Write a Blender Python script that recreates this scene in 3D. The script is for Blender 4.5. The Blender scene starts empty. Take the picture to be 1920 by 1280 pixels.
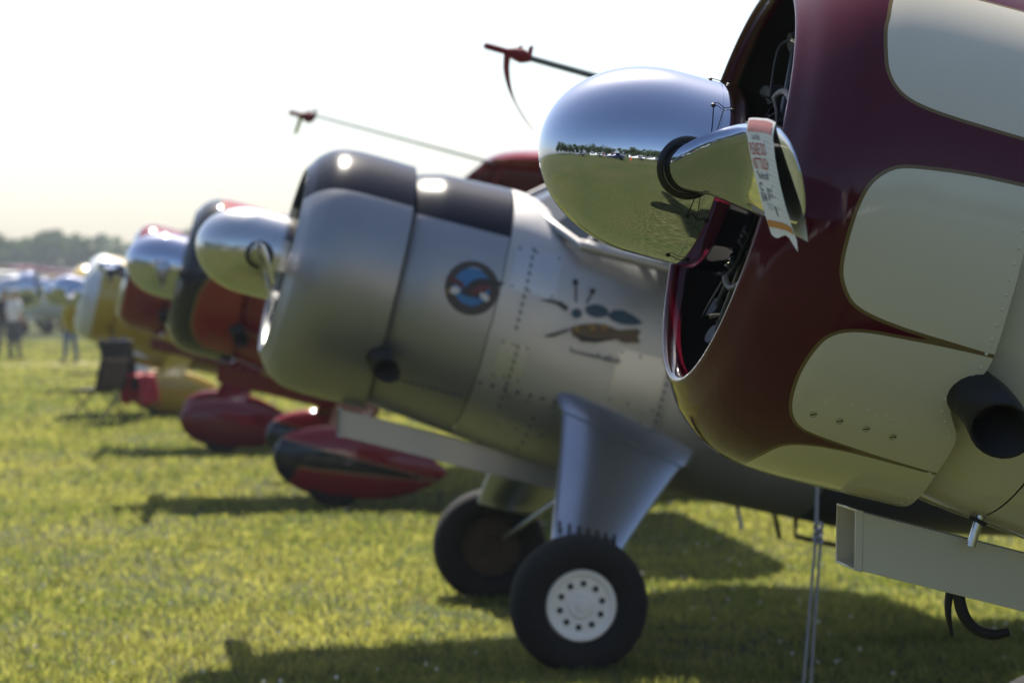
import bpy, bmesh, math, random
import numpy as np
from mathutils import Vector, Matrix
R = math.radians
rng = np.random.default_rng(7)
random.seed(7)
sc = bpy.context.scene

# ------------------------------------------------------------------ camera, sky, sun, exposure
cam_d = bpy.data.cameras.new("camera")
cam = bpy.data.objects.new("camera", cam_d)
sc.collection.objects.link(cam)
cam.location = (0, 0, 1.65)
cam.rotation_euler = (R(90), 0, 0)
cam_d.lens = 85.0
cam_d.sensor_width = 36.0
cam_d.shift_y = -90 / 1920
cam_d.clip_start = 0.1
cam_d.clip_end = 5000
cam_d.dof.use_dof = True
cam_d.dof.focus_distance = 5.0
cam_d.dof.aperture_fstop = 4.4
sc.camera = cam

SUN_EL, SUN_AZ = 54.0, -4.0          # azimuth measured from +Y towards +X
world = bpy.data.worlds.new("World")
sc.world = world
world.use_nodes = True
wn = world.node_tree
bg = wn.nodes["Background"]
sky = wn.nodes.new("ShaderNodeTexSky")
sky.sky_type = 'NISHITA'
sky.sun_disc = False
sky.sun_elevation = R(SUN_EL)
sky.sun_rotation = R(SUN_AZ)
sky.air_density = 1.0
sky.dust_density = 2.0
sky.ozone_density = 3.0
wn.links.new(sky.outputs[0], bg.inputs[0])
bg.inputs[1].default_value = 0.057

sun_d = bpy.data.lights.new("sun", 'SUN')
sun_d.energy = 3.4
sun_d.angle = R(0.53)
sun_d.color = (1.0, 0.93, 0.80)
sun = bpy.data.objects.new("sun", sun_d)
sc.collection.objects.link(sun)
sd = Vector((math.sin(R(SUN_AZ)) * math.cos(R(SUN_EL)), math.cos(R(SUN_AZ)) * math.cos(R(SUN_EL)), math.sin(R(SUN_EL))))
sun.rotation_euler = sd.to_track_quat('Z', 'Y').to_euler()
sun.location = sd * 60

sc.view_settings.view_transform = 'Standard'
sc.view_settings.look = 'None'
sc.view_settings.gamma = 1.0
sc.view_settings.use_curve_mapping = False
sc.view_settings.exposure = 1.55
sc.render.engine = 'CYCLES'
sc.cycles.use_denoising = True
sc.cycles.max_bounces = 8
sc.cycles.glossy_bounces = 5
sc.cycles.transmission_bounces = 6
sc.cycles.transparent_max_bounces = 8
sc.cycles.volume_bounces = 0
sc.cycles.sample_clamp_indirect = 6.0
sc.cycles.caustics_reflective = False
sc.cycles.caustics_refractive = False

# ------------------------------------------------------------------ helpers
COL = sc.collection


def obj(name, me, parent=None, mat=None):
    o = bpy.data.objects.new(name, me)
    COL.objects.link(o)
    if parent is not None:
        o.parent = parent
    if mat is not None:
        for m in (mat if isinstance(mat, (list, tuple)) else [mat]):
            me.materials.append(m)
    return o


def mesh(name, V, Fc, mat=None, parent=None, smooth=True, sharp=35, mi=None):
    me = bpy.data.meshes.new(name)
    me.from_pydata([tuple(map(float, v)) for v in V], [], [tuple(map(int, f)) for f in Fc])
    if smooth:
        me.polygons.foreach_set("use_smooth", [True] * len(me.polygons))
        if sharp:
            me.set_sharp_from_angle(angle=R(sharp))
    if mi is not None:
        me.polygons.foreach_set("material_index", mi)
    me.update()
    return obj(name, me, parent, mat)


def tag(o, label, cat, group=None, kind=None):
    if label:
        o["label"] = label
    if cat:
        o["category"] = cat
    if group:
        o["group"] = group
    if kind:
        o["kind"] = kind
    return o


def thing(name, label, cat, loc=(0, 0, 0), rz=0.0, group=None):
    o = bpy.data.objects.new(name, None)
    o.empty_display_size = 0.2
    COL.objects.link(o)
    o.location = loc
    o.rotation_euler = (0, 0, rz)
    return tag(o, label, cat, group)


class MB:
    """collects simple shapes into one mesh"""
    def __init__(s):
        s.V, s.F, s.M = [], [], []

    def add(s, V, Fc, m=0):
        b = len(s.V)
        s.V += [tuple(map(float, v)) for v in V]
        s.F += [tuple(int(i) + b for i in f) for f in Fc]
        s.M += [m] * len(Fc)
        return s

    def build(s, name, mat, parent=None, smooth=True, sharp=35):
        return mesh(name, s.V, s.F, mat, parent, smooth, sharp, s.M)


def gridf(nu, nv, cu=False, cv=False):
    Fc = []
    for i in range(nu if cu else nu - 1):
        for j in range(nv if cv else nv - 1):
            i2, j2 = (i + 1) % nu, (j + 1) % nv
            Fc.append((i * nv + j, i2 * nv + j, i2 * nv + j2, i * nv + j2))
    return Fc


def g_loft(loops, cap0=True, cap1=True):
    n = len(loops[0])
    V = [p for l in loops for p in l]
    Fc = gridf(len(loops), n, False, True)
    if cap0:
        Fc.append(tuple(range(n)))
    if cap1:
        b = (len(loops) - 1) * n
        Fc.append(tuple(reversed(range(b, b + n))))
    return V, Fc


def g_tube(pts, rad, n=10, cap=True):
    P = [Vector(p) for p in pts]
    rs = list(rad) if isinstance(rad, (list, tuple, np.ndarray)) else [rad] * len(P)
    loops = []
    nrm = None
    for i, p in enumerate(P):
        t = (P[min(i + 1, len(P) - 1)] - P[max(i - 1, 0)]).normalized()
        if nrm is None:
            nrm = t.orthogonal().normalized()
        else:
            nrm = (nrm - t * nrm.dot(t)).normalized()
        b = t.cross(nrm)
        loops.append([p + (nrm * math.cos(2 * math.pi * k / n) + b * math.sin(2 * math.pi * k / n)) * rs[i] for k in range(n)])
    return g_loft(loops, cap, cap)


def g_box(c, s, rot=None):
    c = Vector(c)
    V = []
    for z in (-.5, .5):
        for x, y in ((-.5, -.5), (.5, -.5), (.5, .5), (-.5, .5)):
            v = Vector((x * s[0], y * s[1], z * s[2]))
            if rot is not None:
                v = rot @ v
            V.append(c + v)
    return V, [(3, 2, 1, 0), (4, 5, 6, 7), (0, 1, 5, 4), (1, 2, 6, 5), (2, 3, 7, 6), (3, 0, 4, 7)]


def bez(pts, n=20):
    """Catmull-Rom through points"""
    P = [np.array(p, float) for p in pts]
    P = [2 * P[0] - P[1]] + P + [2 * P[-1] - P[-2]]
    out = []
    seg = len(P) - 3
    for i in range(seg):
        a, b, c, d = P[i:i + 4]
        for t in np.linspace(0, 1, n, endpoint=(i == seg - 1)):
            out.append(.5 * (2 * b + (c - a) * t + (2 * a - 5 * b + 4 * c - d) * t * t + (3 * b - a - 3 * c + d) * t ** 3))
    return out


def bevel(o, w=0.004, seg=2):
    m = o.modifiers.new("bevel", 'BEVEL')
    m.width = w
    m.segments = seg
    m.limit_method = 'ANGLE'
    m.angle_limit = R(40)
    return o

# ------------------------------------------------------------------ materials
MATS = {}


def bsdf(name, col, rough=.5, metal=0., coat=0., coat_rough=.03, spec=.5, noise=0., nscale=8., bump=0., bscale=60., rvar=0.):
    m = bpy.data.materials.new(name)
    m.use_nodes = True
    nt = m.node_tree
    p = nt.nodes["Principled BSDF"]
    p.inputs["Base Color"].default_value = (*col, 1)
    p.inputs["Roughness"].default_value = rough
    p.inputs["Metallic"].default_value = metal
    p.inputs["Coat Weight"].default_value = coat
    p.inputs["Coat Roughness"].default_value = coat_rough
    p.inputs["Specular IOR Level"].default_value = spec
    tc = nt.nodes.new("ShaderNodeTexCoord")
    if noise or rvar:
        nz = nt.nodes.new("ShaderNodeTexNoise")
        nz.inputs["Scale"].default_value = nscale
        nz.inputs["Detail"].default_value = 6
        nt.links.new(tc.outputs["Object"], nz.inputs["Vector"])
        if noise:
            mx = nt.nodes.new("ShaderNodeMix")
            mx.data_type = 'RGBA'
            mx.inputs[6].default_value = (*[c * (1 - noise) for c in col], 1)
            mx.inputs[7].default_value = (*[min(1, c * (1 + noise)) for c in col], 1)
            nt.links.new(nz.outputs["Fac"], mx.inputs[0])
            nt.links.new(mx.outputs[2], p.inputs["Base Color"])
        if rvar:
            mr = nt.nodes.new("ShaderNodeMapRange")
            mr.inputs["From Min"].default_value = .3
            mr.inputs["From Max"].default_value = .7
            mr.inputs["To Min"].default_value = max(0, rough - rvar)
            mr.inputs["To Max"].default_value = rough + rvar
            nt.links.new(nz.outputs["Fac"], mr.inputs["Value"])
            nt.links.new(mr.outputs[0], p.inputs["Roughness"])
    if bump:
        nb = nt.nodes.new("ShaderNodeTexNoise")
        nb.inputs["Scale"].default_value = bscale
        nb.inputs["Detail"].default_value = 3
        nt.links.new(tc.outputs["Object"], nb.inputs["Vector"])
        bp = nt.nodes.new("ShaderNodeBump")
        bp.inputs["Strength"].default_value = bump
        bp.inputs["Distance"].default_value = .01
        nt.links.new(nb.outputs["Fac"], bp.inputs["Height"])
        nt.links.new(bp.outputs[0], p.inputs["Normal"])
    MATS[name] = m
    return m


def paint_mat(name, c_out, c_in, c_line, half=.004, rough=.25, m_out=0., m_in=0., coat=1., r_in=None, bump=0., bscale=3., nz=.05, spec=.5):
    """two paint colours split along the 'paint' distance field, with a pinstripe on the border"""
    m = bsdf(name, c_out, rough, 0, coat, .02, spec=spec)
    nt = m.node_tree
    p = nt.nodes["Principled BSDF"]
    at = nt.nodes.new("ShaderNodeAttribute")
    at.attribute_name = "paint"

    def step(val, w):
        mr = nt.nodes.new("ShaderNodeMapRange")
        mr.inputs["From Min"].default_value = val - w
        mr.inputs["From Max"].default_value = val + w
        nt.links.new(at.outputs["Fac"], mr.inputs["Value"])
        return mr
    s1, s2 = step(-half, .0004), step(half, .0004)
    tc = nt.nodes.new("ShaderNodeTexCoord")
    no = nt.nodes.new("ShaderNodeTexNoise")
    no.inputs["Scale"].default_value = 5
    no.inputs["Detail"].default_value = 7
    nt.links.new(tc.outputs["Object"], no.inputs["Vector"])

    def mix(fac, a, b):
        x = nt.nodes.new("ShaderNodeMix")
        x.data_type = 'RGBA'
        if fac is not None:
            nt.links.new(fac, x.inputs[0])
        for k, v in ((6, a), (7, b)):
            if isinstance(v, tuple):
                x.inputs[k].default_value = (*v, 1)
            else:
                nt.links.new(v, x.inputs[k])
        return x.outputs[2]

    def vary(c):
        return mix(no.outputs["Fac"], tuple(k * (1 - nz) for k in c), tuple(min(1, k * (1 + nz)) for k in c))
    a = mix(s1.outputs[0], vary(c_in), c_line)
    b = mix(s2.outputs[0], a, vary(c_out))
    nt.links.new(b, p.inputs["Base Color"])
    if m_out or m_in:
        mr = nt.nodes.new("ShaderNodeMapRange")
        mr.inputs["To Min"].default_value = m_in
        mr.inputs["To Max"].default_value = m_out
        nt.links.new(s2.outputs[0], mr.inputs["Value"])
        nt.links.new(mr.outputs[0], p.inputs["Metallic"])
    if r_in is not None:
        mr = nt.nodes.new("ShaderNodeMapRange")
        mr.inputs["To Min"].default_value = r_in
        mr.inputs["To Max"].default_value = rough
        nt.links.new(s2.outputs[0], mr.inputs["Value"])
        nt.links.new(mr.outputs[0], p.inputs["Roughness"])
    if bump:
        nb = nt.nodes.new("ShaderNodeTexNoise")
        nb.inputs["Scale"].default_value = bscale
        nb.inputs["Detail"].default_value = 2
        nt.links.new(tc.outputs["Object"], nb.inputs["Vector"])
        bp = nt.nodes.new("ShaderNodeBump")
        bp.inputs["Strength"].default_value = bump
        bp.inputs["Distance"].default_value = .02
        nt.links.new(nb.outputs["Fac"], bp.inputs["Height"])
        nt.links.new(bp.outputs[0], p.inputs["Normal"])
        nt.links.new(bp.outputs[0], p.inputs["Coat Normal"])
    return m


chrome = bsdf("chrome", (.56, .59, .68), .02, 1., bump=.004, bscale=9, rvar=.012, nscale=14)
chrome_dull = bsdf("dull_chrome", (.62, .62, .62), .2, 1., rvar=.06, nscale=10)
maroon = bsdf("maroon_paint", (.075, .003, .012), .07, 0, 0., spec=.35)
cream = bsdf("cream_paint", (.66, .605, .49), .10, 0, 0., .03, noise=.05, nscale=4, bump=.02, bscale=3)
maroon_cream = paint_mat("maroon_cream_scallops", (.075, .003, .012), (.66, .605, .49), (.17, .115, .045), .0038, .07, coat=0., spec=.35, bump=.02, bscale=3)
silver = bsdf("bare_aluminium", (.45, .435, .43), .47, .78, noise=.10, nscale=3.5, bump=.05, bscale=5, rvar=.08)
silver_navy = paint_mat("silver_navy", (.33, .33, .34), (.012, .014, .026), (.012, .014, .026), .001, .42, .8, 0., .0, .22, bump=.03, bscale=4, nz=.1, spec=.15)
legpaint = bsdf("leg_paint", (.36, .38, .44), .32, .9, 0., .2, noise=.06, nscale=5)
black = bsdf("matt_black", (.012, .012, .013), .6)
iron = bsdf("exhaust_iron", (.02, .019, .02), .5, .4, noise=.4, nscale=20)
liner = bsdf("cowl_liner", (.03, .027, .024), .6, noise=.25, nscale=9)
fin = bsdf("cylinder_fins", (.035, .035, .036), .5, .5)
caseg = bsdf("engine_case", (.10, .10, .10), .4, .3, noise=.2, nscale=18)
brass = bsdf("push_rod_metal", (.55, .48, .32), .2, 1.)
rubber = bsdf("tyre_rubber", (.014, .014, .015), .85, spec=.2, noise=.35, nscale=25, bump=.15, bscale=90)
seal = bsdf("rubber_seal", (.006, .006, .006), .35)
rust = bsdf("rusty_brake", (.06, .04, .028), .6, .4, noise=.5, nscale=25)
hubwhite = bsdf("hub_white", (.86, .84, .82), .4, noise=.08, nscale=20)
paper = bsdf("paper", (.80, .79, .80), .7)
ink_red = bsdf("ink_red", (.45, .03, .02), .7)
ink_dark = bsdf("ink_dark", (.03, .035, .06), .7)
ink_grey = bsdf("ink_grey", (.40, .41, .46), .7)
ink_orange = bsdf("ink_orange", (.58, .22, .03), .7)
ink_pink = bsdf("ink_pink", (.62, .23, .22), .7)
rope_m = bsdf("rope_grey", (.16, .18, .24), .8, noise=.3, nscale=60)
red_cloth = bsdf("red_cloth", (.16, .006, .012), .8, noise=.2, nscale=20)
yellow_cloth = bsdf("yellow_cloth", (.45, .42, .04), .8)
red_paint = bsdf("red_paint", (.24, .007, .010), .08, 0, 0., .03)
dark_red = bsdf("dark_red_paint", (.17, .005, .016), .08, 0, 0., .03)
yellow = bsdf("yellow_paint", (.50, .33, .012), .32, 0, .9, .04)
white = bsdf("white_paint", (.74, .74, .72), .35, 0, .6, .05)
navy = bsdf("navy_paint", (.01, .02, .09), .3, 0, 1., .04)
orange = bsdf("orange_plastic", (.75, .09, .01), .5)
black_orange = paint_mat("black_red_scallops", (.010, .010, .011), (.30, .026, .008), (.26, .16, .05), .008, .08, coat=0.)
red_silver = paint_mat("red_silver_lip", (.20, .008, .010), (.55, .56, .57), (.3, .2, .1), .003, .1, 0., .9, coat=0.)
yellow_white = paint_mat("yellow_white", (.50, .33, .012), (.72, .72, .70), (.55, .5, .3), .006, .32)
pod_paint = paint_mat("pod_red_black", (.26, .008, .014), (.010, .011, .016), (.30, .13, .06), .007, .08, coat=0.)
skin = bsdf("skin", (.42, .24, .16), .6)


def glass_mat():
    m = bpy.data.materials.new("window_glass")
    m.use_nodes = True
    nt = m.node_tree
    p = nt.nodes["Principled BSDF"]
    out = nt.nodes["Material Output"]
    p.inputs["Base Color"].default_value = (.05, .06, .07, 1)
    p.inputs["Roughness"].default_value = .02
    tr = nt.nodes.new("ShaderNodeBsdfTransparent")
    tr.inputs[0].default_value = (.75, .80, .82, 1)
    mx = nt.nodes.new("ShaderNodeMixShader")
    fr = nt.nodes.new("ShaderNodeFresnel")
    fr.inputs[0].default_value = 1.6
    mr = nt.nodes.new("ShaderNodeMapRange")
    mr.inputs["To Min"].default_value = .25
    nt.links.new(fr.outputs[0], mr.inputs["Value"])
    nt.links.new(mr.outputs[0], mx.inputs[0])
    nt.links.new(tr.outputs[0], mx.inputs[1])
    nt.links.new(p.outputs[0], mx.inputs[2])
    nt.links.new(mx.outputs[0], out.inputs[0])
    return m


glass = glass_mat()


def leaf_mat(name, c1, c2, trans, attr=None, rough=.55, tw=.5):
    m = bpy.data.materials.new(name)
    m.use_nodes = True
    nt = m.node_tree
    p = nt.nodes["Principled BSDF"]
    out = nt.nodes["Material Output"]
    p.inputs["Roughness"].default_value = rough
    p.inputs["Specular IOR Level"].default_value = .35
    mix = nt.nodes.new("ShaderNodeMix")
    mix.data_type = 'RGBA'
    mix.inputs[6].default_value = (*c1, 1)
    mix.inputs[7].default_value = (*c2, 1)
    if attr:
        a = nt.nodes.new("ShaderNodeAttribute")
        a.attribute_name = attr
        nt.links.new(a.outputs["Fac"], mix.inputs[0])
    else:
        g = nt.nodes.new("ShaderNodeTexNoise")
        g.inputs["Scale"].default_value = .5
        tc = nt.nodes.new("ShaderNodeTexCoord")
        nt.links.new(tc.outputs["Object"], g.inputs["Vector"])
        nt.links.new(g.outputs["Fac"], mix.inputs[0])
    nt.links.new(mix.outputs[2], p.inputs["Base Color"])
    t = nt.nodes.new("ShaderNodeBsdfTranslucent")
    tm = nt.nodes.new("ShaderNodeMix")
    tm.data_type = 'RGBA'
    tm.blend_type = 'MULTIPLY'
    tm.inputs[0].default_value = 1
    tm.inputs[7].default_value = (*trans, 1)
    nt.links.new(mix.outputs[2], tm.inputs[6])
    nt.links.new(tm.outputs[2], t.inputs[0])
    ms = nt.nodes.new("ShaderNodeMixShader")
    ms.inputs[0].default_value = tw
    nt.links.new(p.outputs[0], ms.inputs[1])
    nt.links.new(t.outputs[0], ms.inputs[2])
    nt.links.new(ms.outputs[0], out.inputs[0])
    return m


# ------------------------------------------------------------------ ground
def ground_mat():
    m = bpy.data.materials.new("meadow_ground")
    m.use_nodes = True
    nt = m.node_tree
    p = nt.nodes["Principled BSDF"]
    p.inputs["Roughness"].default_value = .9
    p.inputs["Specular IOR Level"].default_value = .1
    tc = nt.nodes.new("ShaderNodeTexCoord")

    def noise(scale, det=6):
        n = nt.nodes.new("ShaderNodeTexNoise")
        n.inputs["Scale"].default_value = scale
        n.inputs["Detail"].default_value = det
        nt.links.new(tc.outputs["Object"], n.inputs["Vector"])
        return n.outputs["Fac"]

    def ramp(fac, stops):
        r = nt.nodes.new("ShaderNodeValToRGB")
        r.color_ramp.elements[0].position = stops[0][0]
        r.color_ramp.elements[0].color = (*stops[0][1], 1)
        r.color_ramp.elements[1].position = stops[-1][0]
        r.color_ramp.elements[1].color = (*stops[-1][1], 1)
        for pos, c in stops[1:-1]:
            e = r.color_ramp.elements.new(pos)
            e.color = (*c, 1)
        nt.links.new(fac, r.inputs[0])
        return r.outputs[0]
    fine = ramp(noise(30, 8), [(.36, (.022, .030, .010)), (.5, (.056, .066, .022)), (.64, (.12, .118, .05))])
    big = ramp(noise(.35, 5), [(.35, (.75, .9, .8)), (.65, (1.15, 1.05, 1.1))])
    mx = nt.nodes.new("ShaderNodeMix")
    mx.data_type = 'RGBA'
    mx.blend_type = 'MULTIPLY'
    mx.inputs[0].default_value = 1
    nt.links.new(fine, mx.inputs[6])
    nt.links.new(big, mx.inputs[7])
    nt.links.new(mx.outputs[2], p.inputs["Base Color"])
    bp = nt.nodes.new("ShaderNodeBump")
    bp.inputs["Strength"].default_value = .6
    bp.inputs["Distance"].default_value = .03
    nt.links.new(noise(45, 6), bp.inputs["Height"])
    nt.links.new(bp.outputs[0], p.inputs["Normal"])
    return m


gmat = ground_mat()
gs = [-3000, -600, -150, -60, -30, -12, 0, 12, 30, 60, 150, 600, 3000]
GV = [(x, y, 0) for x in gs for y in gs]
g = mesh("ground", GV, gridf(len(gs), len(gs)), gmat, None, False)
tag(g, "sunlit mown grass of the airfield stretching to the trees", None, kind="structure")

# worn path far across the airfield
PV, n = [], 40
for i in range(n):
    x = -60 + i * 2.2
    PV += [(x, 54 + 1.2 * math.sin(i * .4), .004), (x, 58.5 + 1.0 * math.sin(i * .55 + 1), .004)]
pm = bsdf("worn_grass", (.26, .22, .12), .9, noise=.3, nscale=2)
tag(mesh("path", PV, gridf(n, 2), pm, None, False), "pale worn strip of dry grass crossing the field", None, kind="structure")


def blades(name, n, xy, hmin, hmax, wid, mat, label):
    """n grass blades (5 vertices, 3 triangles each) at xy"""
    q1 = np.sin(xy[:, 0] * 1.3 + 1.9 * np.sin(xy[:, 1] * .9 + 1)) * np.sin(xy[:, 1] * 1.1 + 1.5 * np.sin(xy[:, 0] * .7))
    q2 = np.sin(xy[:, 0] * 7.3 + 2.1 * np.sin(xy[:, 1] * 5.1)) * np.sin(xy[:, 1] * 6.1 + 2.4 * np.sin(xy[:, 0] * 4.3 + 2))
    xy = xy[rng.uniform(0, 1, len(xy)) < np.clip(.62 + .28 * q1 + .38 * q2, .12, 1)]
    n = len(xy)
    ang = rng.uniform(0, 2 * math.pi, n)
    h = rng.uniform(hmin, hmax, n)
    clump = .5 + .5 * np.sin(xy[:, 0] * 3.1 + 1.7 * np.sin(xy[:, 1] * 2.3)) * np.sin(xy[:, 1] * 3.7 + xy[:, 0])
    h *= (.65 + .6 * clump) * np.clip(xy[:, 1] / 22, 1, 1.25)
    lean = rng.uniform(.15, .95, n)
    la = rng.uniform(0, 2 * math.pi, n)
    w = wid * rng.uniform(.6, 1.3, n) * np.clip(xy[:, 1] / 11, 1, 5)
    dx, dy = np.cos(ang) * w, np.sin(ang) * w
    lx, ly = np.cos(la) * lean * h, np.sin(la) * lean * h
    V = np.zeros((n, 5, 3), np.float32)
    for k, (f, side) in enumerate(((0, -1), (0, 1), (.55, 1), (.55, -1), (1, 0))):
        wd = side * (1.0 if f == 0 else .8)
        V[:, k, 0] = xy[:, 0] + dx * wd + lx * f * f
        V[:, k, 1] = xy[:, 1] + dy * wd + ly * f * f
        V[:, k, 2] = h * f * (1 - .3 * lean * f)
    base = np.arange(n) * 5
    loops = np.stack([base, base + 1, base + 2, base + 3, base + 3, base + 2, base + 4], 1).astype(np.int32).ravel()
    me = bpy.data.meshes.new(name)
    me.vertices.add(n * 5)
    me.vertices.foreach_set("co", V.ravel())
    me.loops.add(n * 7)
    me.loops.foreach_set("vertex_index", loops)
    me.polygons.add(n * 2)
    st = np.stack([np.arange(n) * 7, np.arange(n) * 7 + 4], 1).astype(np.int32).ravel()
    me.polygons.foreach_set("loop_start", st)
    me.update(calc_edges=True)
    patch = .5 + .5 * np.sin(xy[:, 0] * .9 + 2 * np.sin(xy[:, 1] * .7)) * np.cos(xy[:, 1] * 1.1)
    p2 = .5 + .5 * np.sin(xy[:, 0] * 5.3 + 3 * np.sin(xy[:, 1] * 1.9)) * np.sin(xy[:, 1] * 4.1 + 2 * np.sin(xy[:, 0] * 2.7))
    hue = np.clip(rng.normal(.14, .24, n) + .32 * patch + .38 * p2, 0, 1)
    dry = rng.uniform(0, 1, n) < .09
    hue[dry] = 1.0
    a = me.attributes.new("hue", 'FLOAT', 'POINT')
    a.data.foreach_set("value", np.repeat(hue, 5).astype(np.float32))
    o = obj(name, me, None, mat)
    return tag(o, label, "grass", kind="stuff")


blade_m = leaf_mat("grass_blade", (.040, .064, .016), (.172, .166, .068), (2.8, 2.7, 1.5), "hue", .5, .62)


def frustum_xy(n, y0, y1, p=1.0, margin=1.12):
    u = rng.uniform(0, 1, n)
    y = np.sqrt(y0 ** 2 + u ** p * (y1 ** 2 - y0 ** 2))
    x = rng.uniform(-1, 1, n) * y * .2118 * margin
    return np.stack([x, y], 1)


def turf_xy(n, y0, y1):
    """density falling with the square of distance, so the turf thins out without a step"""
    y = y0 * (y1 / y0) ** rng.uniform(0, 1, n)
    return np.stack([rng.uniform(-1, 1, n) * y * .237, y], 1)


blades("grass", 0, turf_xy(560000, 9.4, 85), .022, .060, .0032, blade_m, "green and straw coloured grass blades under and before the parked airplanes")
blades("grass", 0, np.stack([rng.uniform(-6, 5, 80000), rng.uniform(-7, 9.8, 80000)], 1), .03, .07, .004, blade_m, "short grass around the maroon airplane, seen mirrored in its spinner")


def clover():
    mb = MB()
    xy = np.concatenate([frustum_xy(230, 9.8, 18), frustum_xy(90, 18, 30)])
    for x, y in xy:
        r, z = random.uniform(.005, .010), random.uniform(.03, .075)
        V = [(x + r, y, z), (x - r, y, z), (x, y + r, z), (x, y - r, z), (x, y, z + r), (x, y, z - r)]
        mb.add(V, [(0, 2, 4), (2, 1, 4), (1, 3, 4), (3, 0, 4), (2, 0, 5), (1, 2, 5), (3, 1, 5), (0, 3, 5)])
    o = mb.build("clover_flowers", bsdf("clover", (.75, .72, .66), .7))
    tag(o, "tiny white clover heads dotted through the grass", "flowers", kind="stuff")


clover()


# ------------------------------------------------------------------ far woods
def wood(name, label, spots, mat, leaf=.8, per=420):
    """a far wood: crowns of leaf clumps on trunks, joined into one mass"""
    VV, FF = [], []
    nb = 0
    mb = MB()
    for (x, y, h) in spots:
        rx = h * random.uniform(.30, .42)
        lob = [(random.uniform(-.6, .6) * rx, random.uniform(-.6, .6) * rx, h * random.uniform(.38, .86), rx * random.uniform(.4, .75)) for _ in range(8)]
        n = per
        L = np.array([lob[i] for i in rng.integers(0, len(lob), n)])
        d = rng.normal(size=(n, 3))
        d /= np.linalg.norm(d, axis=1)[:, None]
        c = L[:, :3] + d * (L[:, 3] * rng.uniform(.55, 1.05, n))[:, None] * np.array([1, 1, .8])
        c[:, 2] = np.clip(c[:, 2], .4, h)
        c += np.array([x, y, 0])
        a = rng.normal(size=(n, 3))
        a /= np.linalg.norm(a, axis=1)[:, None]
        b = np.cross(a, d)
        b /= np.linalg.norm(b, axis=1)[:, None] + 1e-6
        sz = leaf * rng.uniform(.5, 1.2, n)[:, None]
        q = np.stack([c - a * sz - b * sz * .6, c + a * sz - b * sz * .4, c + a * sz * .8 + b * sz * .6, c - a * sz * .7 + b * sz * .5], 1)
        VV.append(q.reshape(-1, 3))
        FF.append(np.arange(n * 4).reshape(-1, 4) + nb)
        nb += n * 4
        mb.add(*g_tube([(x, y, 0), (x + .1, y, h * .35), (x, y, h * .6)], [h * .03, h * .022, h * .01], 6))
    V = np.concatenate(VV)
    Fc = np.concatenate(FF)
    base = len(V)
    V = np.concatenate([V, np.array(mb.V)])
    faces = [tuple(f) for f in Fc] + [tuple(i + base for i in f) for f in mb.F]
    mi = [0] * len(Fc) + [1] * len(mb.F)
    o = mesh(name, V, faces, [mat, bark], None, False, None, mi)
    return tag(o, label, "woodland", kind="stuff")


bark = bsdf("bark", (.07, .055, .04), .9)
leaf_m = leaf_mat("tree_leaves", (.035, .06, .014), (.07, .10, .025), (1.2, 1.4, .6), None, .6, .3)
spots = []
for i in range(150):
    az = -24 + i * .25 + random.uniform(-.3, .3)
    d = random.uniform(330, 400)
    bump_ = 1.0 + .10 * math.sin(az * .9 + 1) + .08 * math.sin(az * 2.3)
    spots.append((d * math.sin(R(az)), d * math.cos(R(az)), random.uniform(9.0, 10.8) * bump_ * d / 350))
wood("far_wood", "hazy blue green belt of trees on the horizon", spots, leaf_m, 1.2, 300)
spots = []
for i in range(62):
    az = 120 + i * 2.7 + random.uniform(-1.2, 1.2)
    if 206 < az < 211:
        continue
    d = random.uniform(60, 85)
    spots.append((d * math.sin(R(az)), d * math.cos(R(az)), random.uniform(10, 17)))
wood("near_wood", "dark green trees across the field, mirrored in the polished spinner", spots, leaf_m, .75, 380)

# ------------------------------------------------------------------ airplane builder
TH = R(14.5)
CT, ST = math.cos(TH), math.sin(TH)
YAW = R(7)

COWL_PROF = [(.462, .433), (.453, .4345), (.444, .437), (.430, .444), (.425, .452), (.428, .462), (.4435, .484), (.465, .518), (.49, .5436), (.52, .567), (.549, .582), (.58, .5915), (.608, .597), (.65, .601), (.70, .603), (.80, .603), (.91, .600)]
# painted border of one cream scallop, unrolled: (distance behind spinner tip, angle)
SC_B = [(1.05, 9.2), (.807, 8.0), (.724, 7.1), (.664, 6.2), (.636, 5.4), (.615, 4.0), (.596, 1.8), (.584, -1.2), (.578, -5.7), (.578, -11.7), (.584, -16.1), (.597, -18.9), (.62, -21.5), (.644, -22.7), (.685, -23.6), (.754, -24.3), (.827, -24.6), (.925, -25.0), (1.05, -25.0)]
SC_A = [(1.05, 52.), (.80, 50.5), (.66, 49.5), (.61, 47.5), (.585, 44.), (.577, 38.), (.573, 34.5), (.576, 29.4), (.584, 24.8), (.604, 21.3), (.64, 19.0), (.704, 17.9), (.789, 17.6), (.873, 17.5), (1.05, 17.5)]
SC_C = [(1.05, -25.1), (.921, -25.1), (.821, -25.4), (.76, -25.8), (.703, -26.2), (.659, -26.9), (.625, -28.2), (.603, -30.2), (.591, -32.9), (.583, -37.1), (.582, -42.0), (.592, -48.0), (.611, -52.1), (.64, -54.6), (.682, -55.5), (.76, -56.5), (.839, -57.4), (.943, -58.3), (1.05, -58.3)]
SC_D = [(1.05, -58.4), (.939, -58.4), (.866, -58.1), (.79, -57.8), (.716, -58.2), (.667, -59.6), (.635, -61.8), (.617, -65.2), (.606, -70.9), (.602, -77.8), (.606, -85), (.625, -91.), (.66, -93.5), (.74, -95.), (.85, -96.5), (1.05, -97)]
SCALLOPS = [SC_A, SC_B, SC_C, SC_D]
for k in range(1, 6):
    SCALLOPS.append([(a, p - 38.7 * k) for a, p in SC_D])
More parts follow.
